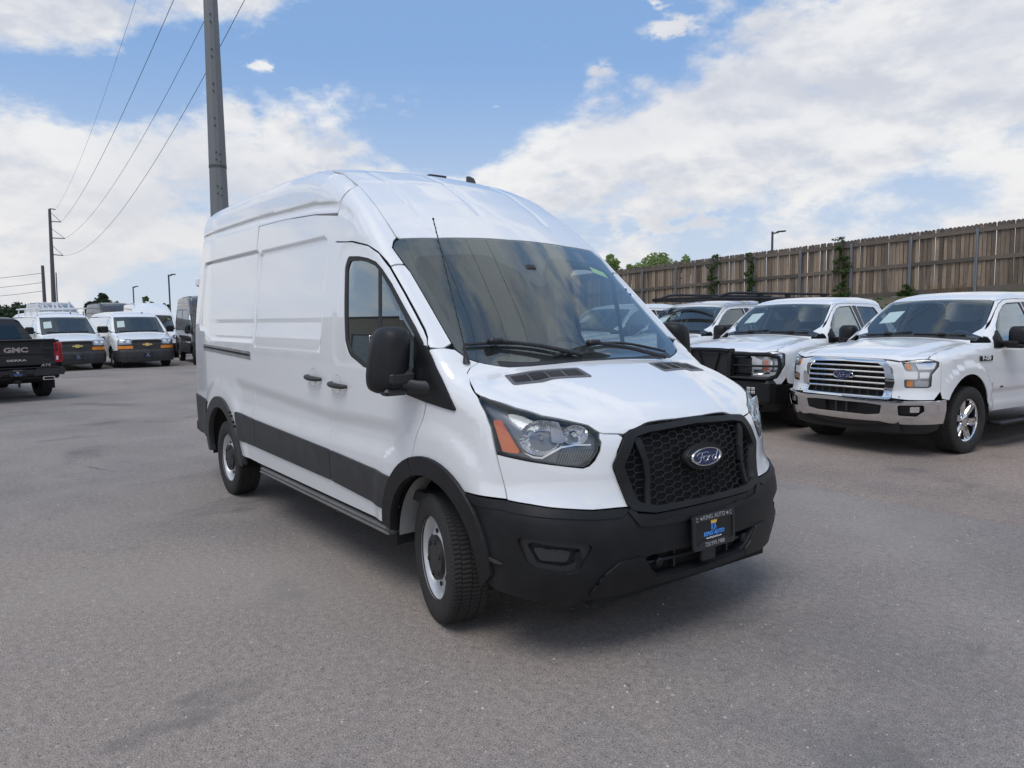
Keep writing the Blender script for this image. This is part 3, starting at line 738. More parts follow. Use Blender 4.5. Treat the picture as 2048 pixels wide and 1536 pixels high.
def lamp(label, px, ytop, dist, armpx, base=0):
    sc = dist / 1481.72; p = cam_pt(px, ytop, dist); root = empty('lot_lamp', (p.x, p.y, base)); tag(root, label, 'street lamp', 'lot lamps on tall poles')
    h = p.z - base; rt = Vector((math.sin(CAM_YAW), -math.cos(CAM_YAW), 0)); e = rt * armpx * sc
    mb = MB(); mb.box((0, 0, h / 2), (.11, .11, h), r=.02); mb.build('pole', M_DPOLE, root)
    mb = MB(); mb.tube([(0, 0, h - .12), tuple(e * .45 + Vector((0, 0, h - .06)))], .05, 6); mb.build('arm', M_DPOLE, root)
    mb = MB(); ax = math.atan2(rt.y, rt.x); mb.box(tuple(e * .68 + Vector((0, 0, h + .0))), (e.length * .66, .30, .085), Matrix.Rotation(ax, 3, 'Z') @ Matrix.Rotation(R(-4), 3, 'Y'), r=.03); mb.build('lamp_head', M_DPOLE, root)
lamp('tall lot lamp with its head turned over the brown van', 337, 549, 66, 12)
lamp('shorter lot lamp behind the brown roofed van', 266, 573, 84, 9)
lamp('lone lot lamp standing beyond the board fence', 1545, 463, 48, 24, 2)

# ------------------------------------------------------------------ metal building across the lot (beyond the edge of the frame; seen mirrored in the van door)
def building():
    x0, x1, y, h = -74, -26, -19.5, 5.1; root = empty('metal_building', (x0, y, 0)); tag(root, 'long tan metal sided building with roller doors', 'building')
    ms = plain('tan_siding', (.36, .30, .20), .55, var=.08); md = plain('roller_door', (.42, .43, .42), .5); mt = plain('brown_trim', (.06, .05, .045), .6)
    L = x1 - x0; mb = MB(); mb.box((L / 2, -6, h / 2), (L, 11.8, h)); mb.build('wall', ms, root, smooth=False)
    for k in range(9):
        mb = MB(); z = 2.95 + k * .235; mb.box((L / 2, -.06, z), (L - .02, .14, .215), r=.03); mb.build('siding_panel', ms, root, smooth=False)
    mb = MB(); mb.box((L / 2, -6, h + .08), (L + .5, 12.4, .18), r=.03); mb.build('roof', mt, root, smooth=False)
    n = 9
    for k in range(n):
        xc = 2.9 + k * (L - 5.8) / (n - 1); mb = MB()
        for j in range(16): mb.box((xc, .02, .09 + j * .17), (3.8, .06, .155), r=.02)
        mb.build('roller_door', md, root, smooth=False)
        mb = MB()
        for s in (-1, 1): mb.box((xc + s * 1.98, .03, 1.4), (.14, .12, 2.8))
        mb.box((xc, .03, 2.80), (4.1, .13, .12)); mb.build('door_frame', mt, root, smooth=False)
building()

# ------------------------------------------------------------------ loose grit on the paving
def grit():
    r = random.Random(21); V = []; F = []
    for k in range(5200):
        t = r.random() ** 1.6; d = 1.2 + 9.5 * t; a = CAM_YAW + R(r.uniform(-44, 44)); x, y = CAM_POS[0] + math.cos(a) * d, CAM_POS[1] + math.sin(a) * d
        s = r.choice((.0022, .0028, .0035, .0035, .005, .0075)) * r.uniform(.7, 1.3); i = len(V); q = r.uniform(0, 6.28); h = s * r.uniform(.5, 1.0)
        for j in range(4): V.append((x + s * r.uniform(.7, 1.2) * math.cos(q + j * 1.57), y + s * r.uniform(.7, 1.2) * math.sin(q + j * 1.57), -.0005))
        V.append((x + s * .2, y, h)); F += [(i + j, i + (j + 1) % 4, i + 4) for j in range(4)]
    def f(g):
        oi = g.n('ShaderNodeNewGeometry').outputs['Random Per Island']; return bsdf(g, g.mix(oi, (.16, .15, .14), (.58, .55, .50)), .85)
    tag(mobj('loose_grit', V, F, mat('grit_stone', f), None, False), kind='stuff')
grit()

# ------------------------------------------------------------------ materials of the vehicles
M_WHITE = paint('white_paint', (.80, .81, .82)); M_WHITED = paint('white_paint_road_grime', (.80, .81, .82), dirt=.0)
M_PLAS = plain('black_plastic', (.011, .0115, .013), .46, spec=.34, grain=.0006, gscale=700, var=.25)
M_PLAS2 = plain('dark_plastic_trim', (.022, .022, .024), .42, grain=.0004, gscale=700)
M_CLAD = plain('grey_black_cladding', (.036, .036, .038), .55, grain=.0006, gscale=700, var=.2)
M_RUB = plain('rubber_seal', (.018, .018, .019), .6)
def tyre_b(g):
    P = g.coord(); n = g.noise(P, 9, 5, .6); c = g.mix(n, (.022, .022, .022), (.045, .043, .041))
    return bsdf(g, c, .78, 0, .3, bump=g.noise(P, 160, 2, .5), bdist=.0012)
M_TYRE = mat('tyre_rubber', tyre_b)
M_RIM = plain('silver_steel', (.60, .61, .62), .36, .35, var=.12)
M_CHROME = plain('chrome', (.78, .79, .80), .06, 1.0, var=.04)
M_BRIGHT = plain('bright_reflector', (.88, .89, .91), .16, .85, var=.06)
M_GL = glass('windscreen_glass', (.82, .90, .89), 1.3, dust=.025); M_GLD = glass('side_glass', (.36, .40, .39), 2.1, dust=.02); M_GLK = glass('tinted_glass', (.05, .055, .06)); M_LENS = glass('lamp_lens', (.95, .95, .96), .8)
M_FRIT = plain('black_frit', (.012, .012, .013), .3)
M_DARK = plain('under_body_black', (.010, .010, .010), .85)
M_AMB = plain('amber_lens', (.62, .13, .02), .25, coat=.5); M_AMB2 = plain('amber_lens_bright', (.85, .27, .03), .25, coat=.5)
M_RED = plain('red_lens', (.45, .008, .02), .2, coat=.6)
M_INT = plain('cabin_grey', (.085, .085, .09), .8); M_INTD = plain('cabin_dark', (.03, .03, .033), .7); M_SEAT = plain('seat_cloth', (.07, .07, .075), .9, grain=.002, gscale=300)
M_BULK = plain('bulkhead_grey', (.24, .265, .275), .7); M_PAPER = plain('paper_sheet', (.78, .80, .79), .7, var=.02)
M_BLUE = plain('emblem_blue', (.007, .02, .085), .3, coat=.5); M_SILV = plain('emblem_silver', (.75, .76, .78), .16, .9, var=.04)
M_PBLUE = plain('print_blue', (.07, .28, .78), .5); M_PGOLD = plain('print_gold', (.85, .55, .10), .5); M_PWHITE = plain('print_white', (.72, .73, .74), .5); M_PGREY = plain('print_grey', (.34, .35, .36), .5)
M_PLATE = plain('plate_black', (.012, .012, .013), .4); M_LIME = plain('lime_sticker', (.50, .68, .16), .5)

def wheel(root, x, y, z, rad, wid, steer, sgn, style, rim_r, spokes=6, rimmat=None, tread=90):
    """tyre, rim and hub; sgn is the side the face looks to (+1 left of the vehicle, -1 right)"""
    w = empty('wheel', (x, y, z)); w.parent = root; w.rotation_euler = (0, 0, steer)
    n = tread * 3; hw = wid / 2; V = []; F = []
    prof = [(rim_r + .004, -hw * .80), (rim_r + .014, -hw * .93), (rim_r + .35 * (rad - rim_r), -hw * 1.03), (rad - .030, -hw * .99), (rad - .010, -hw * .92)]
    for a, b in ((-.86, -.52), (-.48, -.02), (.02, .48), (.52, .86)):
        prof += [(rad - .009, hw * (a - .006)), (rad - .001, hw * a), (rad, hw * (a + b) / 2), (rad - .001, hw * b), (rad - .009, hw * (b + .006))]
    prof += [(r, -h) for r, h in prof[:5][::-1]]
    K = len(prof)
    for k, (r, h) in enumerate(prof):
        blk = 5 <= k < K - 5
        for j in range(n):
            rr = r
            if blk and (k - 5) % 5 in (1, 2, 3) and (j + (k // 5)) % 3 == 0: rr = r - .0055
            if k in (4, K - 5) and j % 3 == 0: rr = r - .006
            if k in (3, K - 4) and j % 3 == 0: rr = r - .003
            a = 2 * math.pi * (j + (.5 * h / hw if blk else 0)) / n; V.append((rr * math.cos(a), h, rr * math.sin(a)))
    F = [(k * n + j, (k + 1) * n + j, (k + 1) * n + (j + 1) % n, k * n + (j + 1) % n) for k in range(K - 1) for j in range(n)]
    mobj('tyre', V, F, M_TYRE, w, True, 28)
    rm = rimmat or M_RIM; f = hw * .80
    if style == 'steel':
        mb = MB(); mb.lathe([(rim_r + .006, f + .010), (rim_r + .010, f + .002), (rim_r - .010, f - .012), (rim_r - .020, f - .05), (rim_r * .80, f - .060), (rim_r * .74, f - .030), (rim_r * .56, f - .022), (rim_r * .50, f - .005), (rim_r * .30, f + .0), (.01, f + .0)], sgn=sgn, n=60)
        mb.build('rim', rm, w, angle=50)
        mb = MB(); mb.lathe([(rim_r * .56, f - .016), (rim_r * .55, f + .004), (rim_r * .46, f + .006), (rim_r * .40, f + .002), (rim_r * .26, f + .010), (rim_r * .10, f + .012), (.002, f + .012)], sgn=sgn, n=40)
        for k in range(6):
            a = k * math.pi / 3 + .3; c = (rim_r * .43 * math.cos(a), 0, rim_r * .43 * math.sin(a))
            mb.cyl((c[0], sgn * (f - .004), c[2]), (c[0], sgn * (f + .012), c[2]), .013, 6)
        mb.build('hub_cap', M_PLAS2, w)
        mb = MB()
        for k in range(8):
            a = k * math.pi / 4 + .2; c = (rim_r * .66 * math.cos(a), rim_r * .66 * math.sin(a)); rx = Vector((math.cos(a), 0, math.sin(a))); tx = Vector((-math.sin(a), 0, math.cos(a)))
            ring = [tuple(Vector((c[0], sgn * (f - .022), c[1])) + rx * .014 * math.cos(t * math.pi / 5) + tx * .024 * math.sin(t * math.pi / 5)) for t in range(10)]
            b = len(mb.V); mb.V += ring
            mb.F += [tuple(b + t for t in range(10))]
            mb.build('hand_hole', M_DARK, w); mb = MB()
    else:
        mb = MB(); mb.lathe([(rim_r + .008, f + .008), (rim_r + .012, f), (rim_r - .012, f - .012), (rim_r - .022, f - .09), (rim_r - .03, -f)], sgn=sgn, n=60); mb.build('rim', rm, w, angle=50)
        mb = MB(); mb.lathe([(rim_r - .02, f - .115), (.01, f - .115)], sgn=sgn, n=40); mb.build('brake_disc', M_DARK, w)
        for k in range(spokes):
            a0 = 2 * math.pi * k / spokes + .2
            for (da, w0, w1) in (((-.13, .030, .020), (.13, .030, .020)) if style == 'split' else ((0, .05, .036),)):
                a1 = a0 + da; mb = MB(); rx = Vector((math.cos(a1), 0, math.sin(a1))); r0x = Vector((math.cos(a0 + da * .6), 0, math.sin(a0 + da * .6))); tx = Vector((-math.sin(a0), 0, math.cos(a0)))
                V = []
                for (rr, ww, yy, ax) in ((.045, w0, f - .035, r0x), (rim_r * .55, w0 * .95, f - .018, (r0x + rx) / 2), (rim_r - .006, w1, f - .012, rx)):
                    p = ax * rr
                    V += [tuple(p - tx * ww + Vector((0, sgn * (yy - .022), 0))), tuple(p - tx * ww * .6 + Vector((0, sgn * yy, 0))), tuple(p + tx * ww * .6 + Vector((0, sgn * yy, 0))), tuple(p + tx * ww + Vector((0, sgn * (yy - .022), 0)))]
                Fs = []
                for q in (0, 4): Fs += [(q + i, q + i + 1, q + 5 + i, q + 4 + i) if sgn < 0 else (q + i, q + 4 + i, q + 5 + i, q + i + 1) for i in range(3)]
                mb.add(V, Fs); mb.build('spoke', rm, w, angle=25)
        mb = MB(); mb.lathe([(.075, f - .05), (.072, f - .02), (.05, f - .008), (.002, f - .006)], sgn=sgn, n=24); mb.build('hub_cap', rm, w)
    return w
def wheel_well(root, cx, cz, r, y0, y1, m=None):
    """the arch lining between two lateral planes"""
    V = []; F = []; n = 24; a0, a1 = -6, 186
    for k in range(n + 1):
        a = R(a0 + (a1 - a0) * k / n); V += [(cx + r * math.cos(a), y0, cz + r * math.sin(a)), (cx + r * math.cos(a), y1, cz + r * math.sin(a))]
    F = [(2 * k, 2 * k + 1, 2 * k + 3, 2 * k + 2) for k in range(n)]
    V.append((cx, y1, cz)); F += [(2 * k + 1, len(V) - 1, 2 * k + 3) for k in range(n)]
    return mobj('wheel_arch_liner', V, F, m or M_DARK, root)
def oval_badge(root, M, w, h, name='emblem', word='Ford', rim=M_CHROME, face=M_BLUE, ts=1.0):
    n = 40; mb = MB(); P = lambda k, s: (w / 2 * s * math.cos(2 * math.pi * k / n), h / 2 * (s - (0 if s == 1 else .0)) * math.sin(2 * math.pi * k / n))
    V = []
    for (s, z) in ((1.0, 0), (1.0, .008), (.97, .012), (.90, .012), (.875, .008), (.5, .0095), (.02, .010)):
        V += [tuple(M @ Vector((*P(k, s), z))) for k in range(n)]
    Fs = [(i * n + k, i * n + (k + 1) % n, (i + 1) * n + (k + 1) % n, (i + 1) * n + k) for i in range(6) for k in range(n)]
    o = mobj(name, V, Fs, None, root, True, 30, mats=[rim, face], fmat=[0] * n * 4 + [1] * n * 2)
    if word:
        x0 = -.47 * w; M2 = M @ Matrix.Translation((0, 0, .0095)); mb = MB()
        # flowing script, one pen line per letter
        L = {'F': [[(-.36, .12), (-.27, .25), (-.12, .24), (-.02, .27), (.06, .22)], [(-.15, .24), (-.19, 0), (-.25, -.2), (-.36, -.22), (-.40, -.10)], [(-.30, .03), (-.19, .02), (-.10, .05)]],
             'o': [[(-.04, .06), (-.11, .03), (-.12, -.13), (-.06, -.20), (.01, -.12), (.01, .02), (-.04, .06), (.02, .05)]],
             'r': [[(.06, .06), (.05, -.06), (.03, -.19)], [(.05, -.04), (.09, .06), (.15, .05)]],
             'd': [[(.30, .02), (.23, .06), (.18, -.06), (.21, -.19), (.28, -.15), (.33, .02), (.38, .28)], [(.38, .28), (.34, .05), (.33, -.15), (.40, -.18), (.44, -.10)]]}
        for ch in L.values():
            for st in ch:
                q = spl([(a * w * .95, (b - .03) * h * 1.05) for a, b in st], 5); mb.tube([tuple(M2 @ Vector((a, b, 0))) for a, b in q], h * .028 * ts, 6, flat=.5)
        mb.build('script', M_SILV, o)
    return o

# ------------------------------------------------------------------ the high roof van
TW = table([(.1, .93), (.3, .955), (.41, .975), (.58, .992), (.8, 1.0), (1.1, 1.0), (1.35, .998), (1.6, .985), (2.1, .932), (2.35, .895), (2.7, .835), (3.1, .76)], .05)
TXF = table([(.1, .86), (.22, .93), (.3, .99), (.45, 1.03), (.6, 1.04), (.68, 1.03), (.76, 1.0), (.9, .985), (1.05, .965), (1.12, .945), (1.3, .87), (1.6, .75)], .03)
TSW = table([(0, 0), (.2, .010), (.4, .038), (.6, .095), (.75, .165), (.88, .26), (.97, .38), (1.06, .62)], .05, 0, 1.1)
THC = table([(1.2, .80), (1.06, .95), (.985, 1.06), (.93, 1.12), (.8, 1.185), (.6, 1.265), (.40, 1.335), (.215, 1.395), (-.66, 2.165), (-.8, 2.28), (-1.0, 2.42), (-1.3, 2.59), (-1.6, 2.70), (-1.9, 2.757), (-2.3, 2.785), (-3, 2.795), (-4.95, 2.79)], .03)
TCR = table([(1.1, .10), (.3, .08), (.0, .12), (-.7, .13), (-1.5, .09), (-2.2, .06), (-5, .06)], .1)
TKS = table([(1.1, .10), (.3, .12), (0, .07), (-.7, .08), (-1.3, .16), (-2.0, .18), (-5, .17)], .15)
TRIBS = ((-.52, .03), (-.06, .03), (.50, .03))
def van_F(P):
    x, w, z = P[:, 0], np.abs(P[:, 1]), P[:, 2]
    ws = TW(z) - .035 * sstep(-4.2, -4.95, x) - .015 * sstep(.1, .8, x) - .05 * sstep(.0, .7, x) * sstep(.85, 1.25, z)
    # pressings of the flank: upper framed fields, swage under the belt, flares over the wheels, lower door step-in
    e1 = sdbox(x, z, -3.74, 1.82, .86, .385, .06) + .03 * 0; e2 = sdbox(x, z, -2.12, 1.785, .70, .385, .06)
    slant = sstep(-4.05, -4.5, x)
    e1 = sdbox(x, z + .0 - .14 * slant * sstep(1.75, 1.45, z), -3.72, 1.82, .88, .375, .05)
    rec = .017 * (sstep(.012, -.012, e1) + sstep(.012, -.012, e2))
    rec = rec * (1 - .75 * sstep(1.62, 1.40, z))
    gtop = np.interp(x, [-4.9, -3.0, -1.72, -1.3, -1.03, -.85], [2.475, 2.46, 2.415, 2.37, 2.26, 2.12])
    fade = sstep(-.95, -1.15, x)
    rec = rec + .014 * np.exp(-((z - gtop) / .022) ** 2) * fade + .008 * sstep(gtop + .01, gtop - .03, z) * sstep(1.7, 2.1, z) * fade
    swz = np.interp(x, [-4.6, -3.2, -1.3, -.4, .2], [1.17, 1.08, 1.00, 1.02, 1.10]); mid = sstep(-3.45, -3.2, x) * sstep(-.20, -.42, x)
    rec = rec + .020 * sstep(swz + .05, swz - .06, z) * sstep(.80, .92, z) * mid
    dfr = np.hypot(x - .02, (z - .40)); dre = np.hypot(x + 3.82, z - .38)
    rec = rec - .016 * sstep(.72, .60, dfr) * sstep(-.9, -.7, x) - .012 * sstep(.74, .62, dre)
    # window field of the cab door is let in a little
    wd = sdbox(x + .0, z, -.58, 1.72, .62, .36, .1); rec = rec + .006 * sstep(.05, -.01, np.maximum(wd, (x + .02) * .79 + (z - 1.54) * .79 + .0)) * sstep(-1.25, -1.15, x)
    a = w - ws + rec
    bm = sstep(.86, .70, z)
    b = (x - (TXF(z) - TSW(w) * (1 - .22 * bm))) * .85
    g = smax(a, b, .10)
    r = (-4.93 + .01 * sstep(1.2, 2.7, z) - x); g = smax(g, r, .14)
    hx = THC(x); sl = (THC(x + .01) - THC(x - .01)) / .02
    rib = 0
    y = P[:, 1]
    for (c, s) in TRIBS: rib = rib + .007 * np.exp(-((y - c) / .022) ** 2) * sstep(-.76, -.84, x)
    rib = rib - .012 * sstep(.70, .55, w) * sstep(.30, .62, x) * sstep(.95, .85, x) * 0
    hood = .012 * sstep(.36 + .30 * sstep(.9, .2, x), .28 + .30 * sstep(.9, .2, x), w) * sstep(.2, .4, x)     # raised centre field of the bonnet
    hood = hood - .006 * np.exp(-((w - (.66 - .10 * sstep(.2, .8, x))) / .05) ** 2) * sstep(.50, .64, x) * sstep(.84, .70, x)
    h = (z - (hx - TCR(x) * w * w - rib + hood)) / np.sqrt(1 + np.minimum(sl * sl, 4))
    g = smax(g, h, TKS(x))
    return np.maximum(g, .22 - z)
WS_R = [(-.668, .805), (-.627, .843), (-.446, .825), (-.242, .831), (-.068, .838), (.046, .842), (.112, .812), (.159, .744), (.214, .623), (.243, .50), (.262, .35), (.275, .15)]
WS_TOP = [(-.632, -.312), (-.622, 0), (-.632, .312), (-.646, .53), (-.672, .771)]
def sym(half):                               # half outline for y>=0 given front-to-back -> closed outline
    return half + [(x, -y) for x, y in half[::-1] if abs(y) > 1e-6]
def th(x, w): return math.atan2(w, x)

def make_van(white=True):
    F = van_F; root = empty('cargo_van')
    W = M_WHITE
    d1 = -1.280; d2 = -2.895; g = .0035
    arcR = [(-.42 + .0, .445)] ; fc, fr_ = (.02, .36), .455; rc, rr_ = (-3.82, .36), .470
    af = lambda a0, a1, n=14: arc(*fc, fr_, a0, a1, n); ar = lambda a0, a1, n=16: arc(*rc, rr_, a0, a1, n)
    zt = [(-2.90, 2.396), (-2.5, 2.388), (-2.06, 2.372), (-1.7, 2.352), (-1.284, 2.312)]
    # cargo flank behind the sliding door, with roof side up to the drip channel
    ditch = [(-4.90, 2.62), (-4.5, 2.70), (-3.6, 2.712), (-2.93, 2.712), (-1.95, 2.712), (-1.82, 2.70), (-1.516, 2.614), (-1.355, 2.547), (-1.146, 2.438), (-.97, 2.328), (-.842, 2.234), (-.70, 2.119)]
    ol = [(-4.9, .50), (-4.30, .47)] + ar(168, 12) + [(-3.345, .44), (d2 - g + .045, .43), (d2 - g + .045, .80), (d2 - g, 1.15), (d2 - g, 2.0), (-2.93 - g, 2.45)] + [(-2.93 - g, 2.712), (-3.6, 2.712), (-4.5, 2.70), (-4.86, 2.66)]
    fe = [[(-4.60, 2.2), (-2.95, 2.2)], [(-4.6, 2.18), (-4.6, 1.5)]]
    fe += [dens([(-4.85, 2.475 + k), (-3.0, 2.46 + k)], .05, False) for k in (-.045, -.022, 0, .022, .045)]
    fe += [dens(rp([(-4.6 + k, 2.195 - k), (-4.6 + k, 1.60), (-4.2, 1.445 + k), (-2.93, 1.445 + k)], .04), .05, False)[:60] for k in ()]
    pair('rear_quarter_panel', F, 'R', ol, W, root, feats=fe[2:], sp=.024)
    # sliding door
    ol = [(d2 + g + .045, .43), (d1 - g, .43), (d1 - g, 2.30)] + [(x, z) for x, z in zt[::-1]][1:] + [(d2 + g, 2.0), (d2 + g, 1.15), (d2 + g + .045, .80)]
    pair('sliding_door', F, 'R', ol, W, root, sp=.022)
    # roof side above the sliding door, and the piece running down into the pillar
    ol = [(-2.93 + g, 2.404), (-2.5, 2.396), (-2.06, 2.380), (-1.7, 2.360), (-1.295 - g, 2.321), (-1.262 - g, 2.50), (-1.262 - g, 2.496)]
    top = [(-1.255 - g, 2.498), (-1.355, 2.547), (-1.516, 2.614), (-1.82, 2.70), (-1.95, 2.712), (-2.93 + g, 2.712)]
    fe = [dens([(-2.9, 2.457 + k), (-1.72, 2.415 + k), (-1.3, 2.37 + k)], .05, False) for k in (-.022, 0, .022)]
    pair('roof_side_panel', F, 'R', ol[:5] + top, W, root, feats=fe, sp=.035)
    SP = lambda fr, u, v: np.array(surf_pt(F, fr, u, v)[0])
    QD = (-.42, .68, -.60)
    side_ = lambda L: [SP('R', x, z) for x, z in L]; top_ = lambda L: [SP('T', x, -y) for x, y in L]
    seam = [(-1.287, 2.132), (-1.019, 2.110), (-.789, 2.067), (-.664, 2.017), (-.560, 1.950)]
    P3 = side_([(-1.291 + g, 2.32)] + [(x + (g if i == 0 else 0), z + .004) for i, (x, z) in enumerate(seam)] + [(-.532, 1.932)]) + top_([(-.520, .880), (-.510, .842), (-.627, .852), (-.676, .815), (-.690, .790), (-.842, .782), (-.97, .776), (-1.146, .764), (-1.258 + g, .758)])
    pair('roof_corner_panel', F, QD, quv(QD, P3), W, root, sp=.03)
    P3 = side_([(-.520, 1.922), (-.341, 1.772), (-.213, 1.662), (-.106, 1.568), (-.066, 1.528), (-.040, 1.490), (-.02, 1.474)]) + top_([(.012, .930), (.022, .905), (.010, .850), (-.068, .846), (-.242, .839), (-.446, .833), (-.496, .842), (-.508, .880)])
    pair('windscreen_pillar', F, QD, quv(QD, P3), W, root, sp=.03)
    # cab door with its window opening
    win = rp([(-1.112, 1.950), (-1.072, 2.022, .05), (-.90, 2.010), (-.771, 1.990), (-.66, 1.961), (-.580, 1.916), (-.456, 1.827), (-.160, 1.582), (-.060, 1.490, .03), (-.06, 1.31, .05), (-.757, 1.336, .1), (-.973, 1.40, .12), (-1.035, 1.487)], .06)
    ol = [(d1 + g, .43), (-.425, .43)] + [p for p in af(172, 112, 10)] + [(-.150, .86), (-.108, .967), (-.047, 1.09), (-.008, 1.19), (-.004, 1.3), (-.018, 1.40), (-.043, 1.484), (-.069, 1.522), (-.109, 1.561), (-.216, 1.655), (-.344, 1.765), (-.527, 1.917), (-.665, 2.012), (-.790, 2.062), (-1.02, 2.104), (d1 + g - .008, 2.126)]
    pair('front_door', F, 'R', ol, W, root, holes=[win], sp=.03)
    win_in = rp([(-1.070, 1.945), (-1.035, 1.990, .05), (-.90, 1.984), (-.78, 1.966), (-.675, 1.938), (-.602, 1.898), (-.48, 1.808), (-.19, 1.565), (-.10, 1.487, .03), (-.09, 1.335, .05), (-.757, 1.362, .1), (-.943, 1.42, .12), (-.995, 1.487)], .06)
    pair('window_seal', F, 'R', win, M_RUB, root, holes=[win_in], sp=.04, off=-.004, depth=.01)
    pair('door_glass', F, 'R', win_in, M_GLD, root, sp=.05, off=-.010, depth=0)
    bar = rp([(-.640, 1.93), (-.595, 1.90), (-.505, 1.33), (-.545, 1.33)], .005); pair('window_divider', F, 'R', bar, M_RUB, root, sp=.05, off=-.008, depth=.004)
    # seams shared by bonnet, fender, lamp and nose
    NV = lambda p: (math.atan2(-p[1], p[0]), float(p[2]))
    hside = [(.152, .768), (.166, .828), (.192, .866), (.270, .899), (.345, .925), (.376, .928)]
    lamp_top = [(1.176, 1.246), (1.111, 1.230), (.973, 1.197), (.851, 1.164), (.718, 1.136), (.640, 1.116), (.610, 1.096)]
    nose_top = [(.590, 1.083), (.572, 1.078), (.505, 1.073), (.470, 1.068)]
    fseam = [NV(SP('T', x - .002, -y - .006)) for x, y in hside]
    # fender
    ol = [(th(-.139, .985), .868), (th(-.097, .985), .967), (th(-.036, .99), 1.09), (th(.005, .99), 1.19), (th(.006, .985), 1.3), (th(-.006, .975), 1.40), NV(SP('R', -.012, 1.462))]
    ol += [NV(SP('T', x, -y)) for x, y in ((.018, .932), (.027, .905), (.052, .854), (.116, .822), (.147, .780))] + fseam + [(1.184, 1.240), (1.166, 1.220), (1.122, 1.178), (1.079, 1.107), (1.044, .985)]
    ol += [(1.010, .875), (.985, .792), (1.225, .786)] + [(math.atan2(.985, fc[0] + fr_ * math.cos(R(a))), fc[1] + fr_ * math.sin(R(a))) for a in range(62, 112, 7)]
    pair('fender', F, 'N', ol, W, root, sp=.03)
    # bonnet
    q3 = [SP('N', u, v + .005) for u, v in lamp_top] + [SP('N', u, v + .006) for u, v in nose_top]
    hb = [(.280, 0), (.268, .35), (.249, .50), (.220, .625), (.166, .744)] + hside[:-1] + [(float(p[0]), float(-p[1])) for p in q3] + [(.887, .31), (.902, .10), (.905, 0)]
    HV = [rp([(.345, s * .70), (.275, s * .715), (.392, s * .055 if 0 else s * .26), (.497, s * .26), (.487, s * .30), (.40, s * .735)], .012) for s in (1, -1)]
    vout = lambda s: rp([(.285, s * .705), (.365, s * .275), (.490, s * .275, .02), (.405, s * .735, .02)], .015)
    panel('bonnet', F, 'T', sym(hb), W, root, holes=[vout(1), vout(-1)], sp=.03)
    for s in (1, -1):
        o = vout(s); inn = rp([(.312, s * .69), (.381, s * .295), (.467, s * .295, .02), (.388, s * .712, .02)], .012)
        v = panel('bonnet_vent', F, 'T', o, plain('vent_grey', (.11, .112, .12), .5), root, holes=[inn], sp=.04, off=.003, depth=.02)
        panel('vent_floor', F, 'T', inn, M_DARK, v, sp=.05, off=-.012, depth=0)
        for k in range(9):
            t = (k + .5) / 9; mb = MB(); q = [surf_pt(F, 'T', .312 + (.381 - .312) * u + t * (.078), s * (.69 + .0 - (.69 - .295) * u + t * .018), -.006)[0] for u in (0, .33, .66, 1)]; mb.tube(q, .0035, 5); mb.build('slat', M_CLAD, v)
        for t in (.25, .5, .75):
            mb = MB(); q = [surf_pt(F, 'T', .312 + .069 * t + u * .078, s * (.69 - .395 * t + u * .018), -.003)[0] for u in (0, .5, 1)]; mb.tube(q, .005, 5); mb.build('slat', plain('vent_grey', (.11, .112, .12), .5), v)
    # white nose panels under the lamps
    ol = [(1.036, .986), (1.003, .875), (.977, .788), (.883, .780), (.798, .767), (.633, .748), (.523, .747), (.462, .744), (.470, .80), (.512, .88), (.528, .935), (.514, 1.0), (.480, 1.058), (.50, 1.072), (.572, 1.078), (.590, 1.083), (.592, 1.06), (.583, 1.045), (.590, 1.005), (.615, .960), (.64, .938), (.668, .929), (.795, .949), (.944, .973)]
    pair('nose_panel', F, 'N', ol, W, root, sp=.03)
    # headlamps
    lens = rp([(1.180, 1.246, .01), (1.111, 1.230), (.973, 1.197), (.851, 1.164), (.718, 1.136), (.640, 1.118, .03), (.607, 1.094, .04), (.592, 1.052, .04), (.608, 1.001, .04), (.642, .951, .03), (.670, .936, .02), (.794, .956), (.944, .980), (1.036, .992, .01), (1.073, 1.107), (1.116, 1.176), (1.160, 1.218)], .03)
    shrink = lambda poly, k: [(cx0 + (u - cx0) * k, cz0 + (v - cz0) * k) for u, v in poly]
    cx0, cz0 = .85, 1.06
    for mir in (False, True):
        hl = panel('headlight', F, 'N', lens, M_LENS, root, sp=.04, off=.001, depth=.0, mirror=mir)
        q = [panel('lamp_bowl', F, 'N', shr(lens, .99), plain('lamp_bowl_grey', (.20, .21, .225), .25, .5), hl, sp=.05, off=-.045, depth=-.042, mirror=mir)]
        mid = rp([(.925, 1.095), (.90, 1.140), (.83, 1.150), (.79, 1.138), (.752, 1.055), (.80, 1.000), (.87, .998), (.925, 1.04)], .05)
        panel('lamp_rim', F, 'N', lens, M_FRIT, hl, holes=[rp(shrink(lens, .984), 0)], sp=.04, off=-.002, depth=.02, mirror=mir)
        am = rp([(1.082, 1.150), (1.036, 1.150), (.972, 1.056), (.930, .998), (1.020, 1.003)], .012); panel('turn_signal', F, 'N', am, M_AMB, hl, sp=.03, off=-.018, depth=.012, mirror=mir)
        sg = 1 if mir else -1
        # bowls: dished mirrors with a facet pattern
        def bowl(u, v, ru, rv, dp, name, tw=0):
            c, nrm = surf_pt(F, 'N', u, v, -.012); nrm = Vector((.88, -.47, .05)).normalized(); sx = nrm.cross(Vector((0, 0, 1))).normalized(); sz = sx.cross(nrm)
            V = []; Fs = []; n = 32; K = 7
            for k in range(K):
                s = 1 - k / K
                for j in range(n):
                    a = 2 * math.pi * j / n; fac = .004 * ((j // 2) % 2) * ((k // 2) % 2)
                    p = c + sx * ru * s * math.cos(a) + sz * rv * s * math.sin(a) - nrm * (dp * (1 - s * s) + fac); V.append((p.x, p.y * (-1 if mir else 1), p.z))
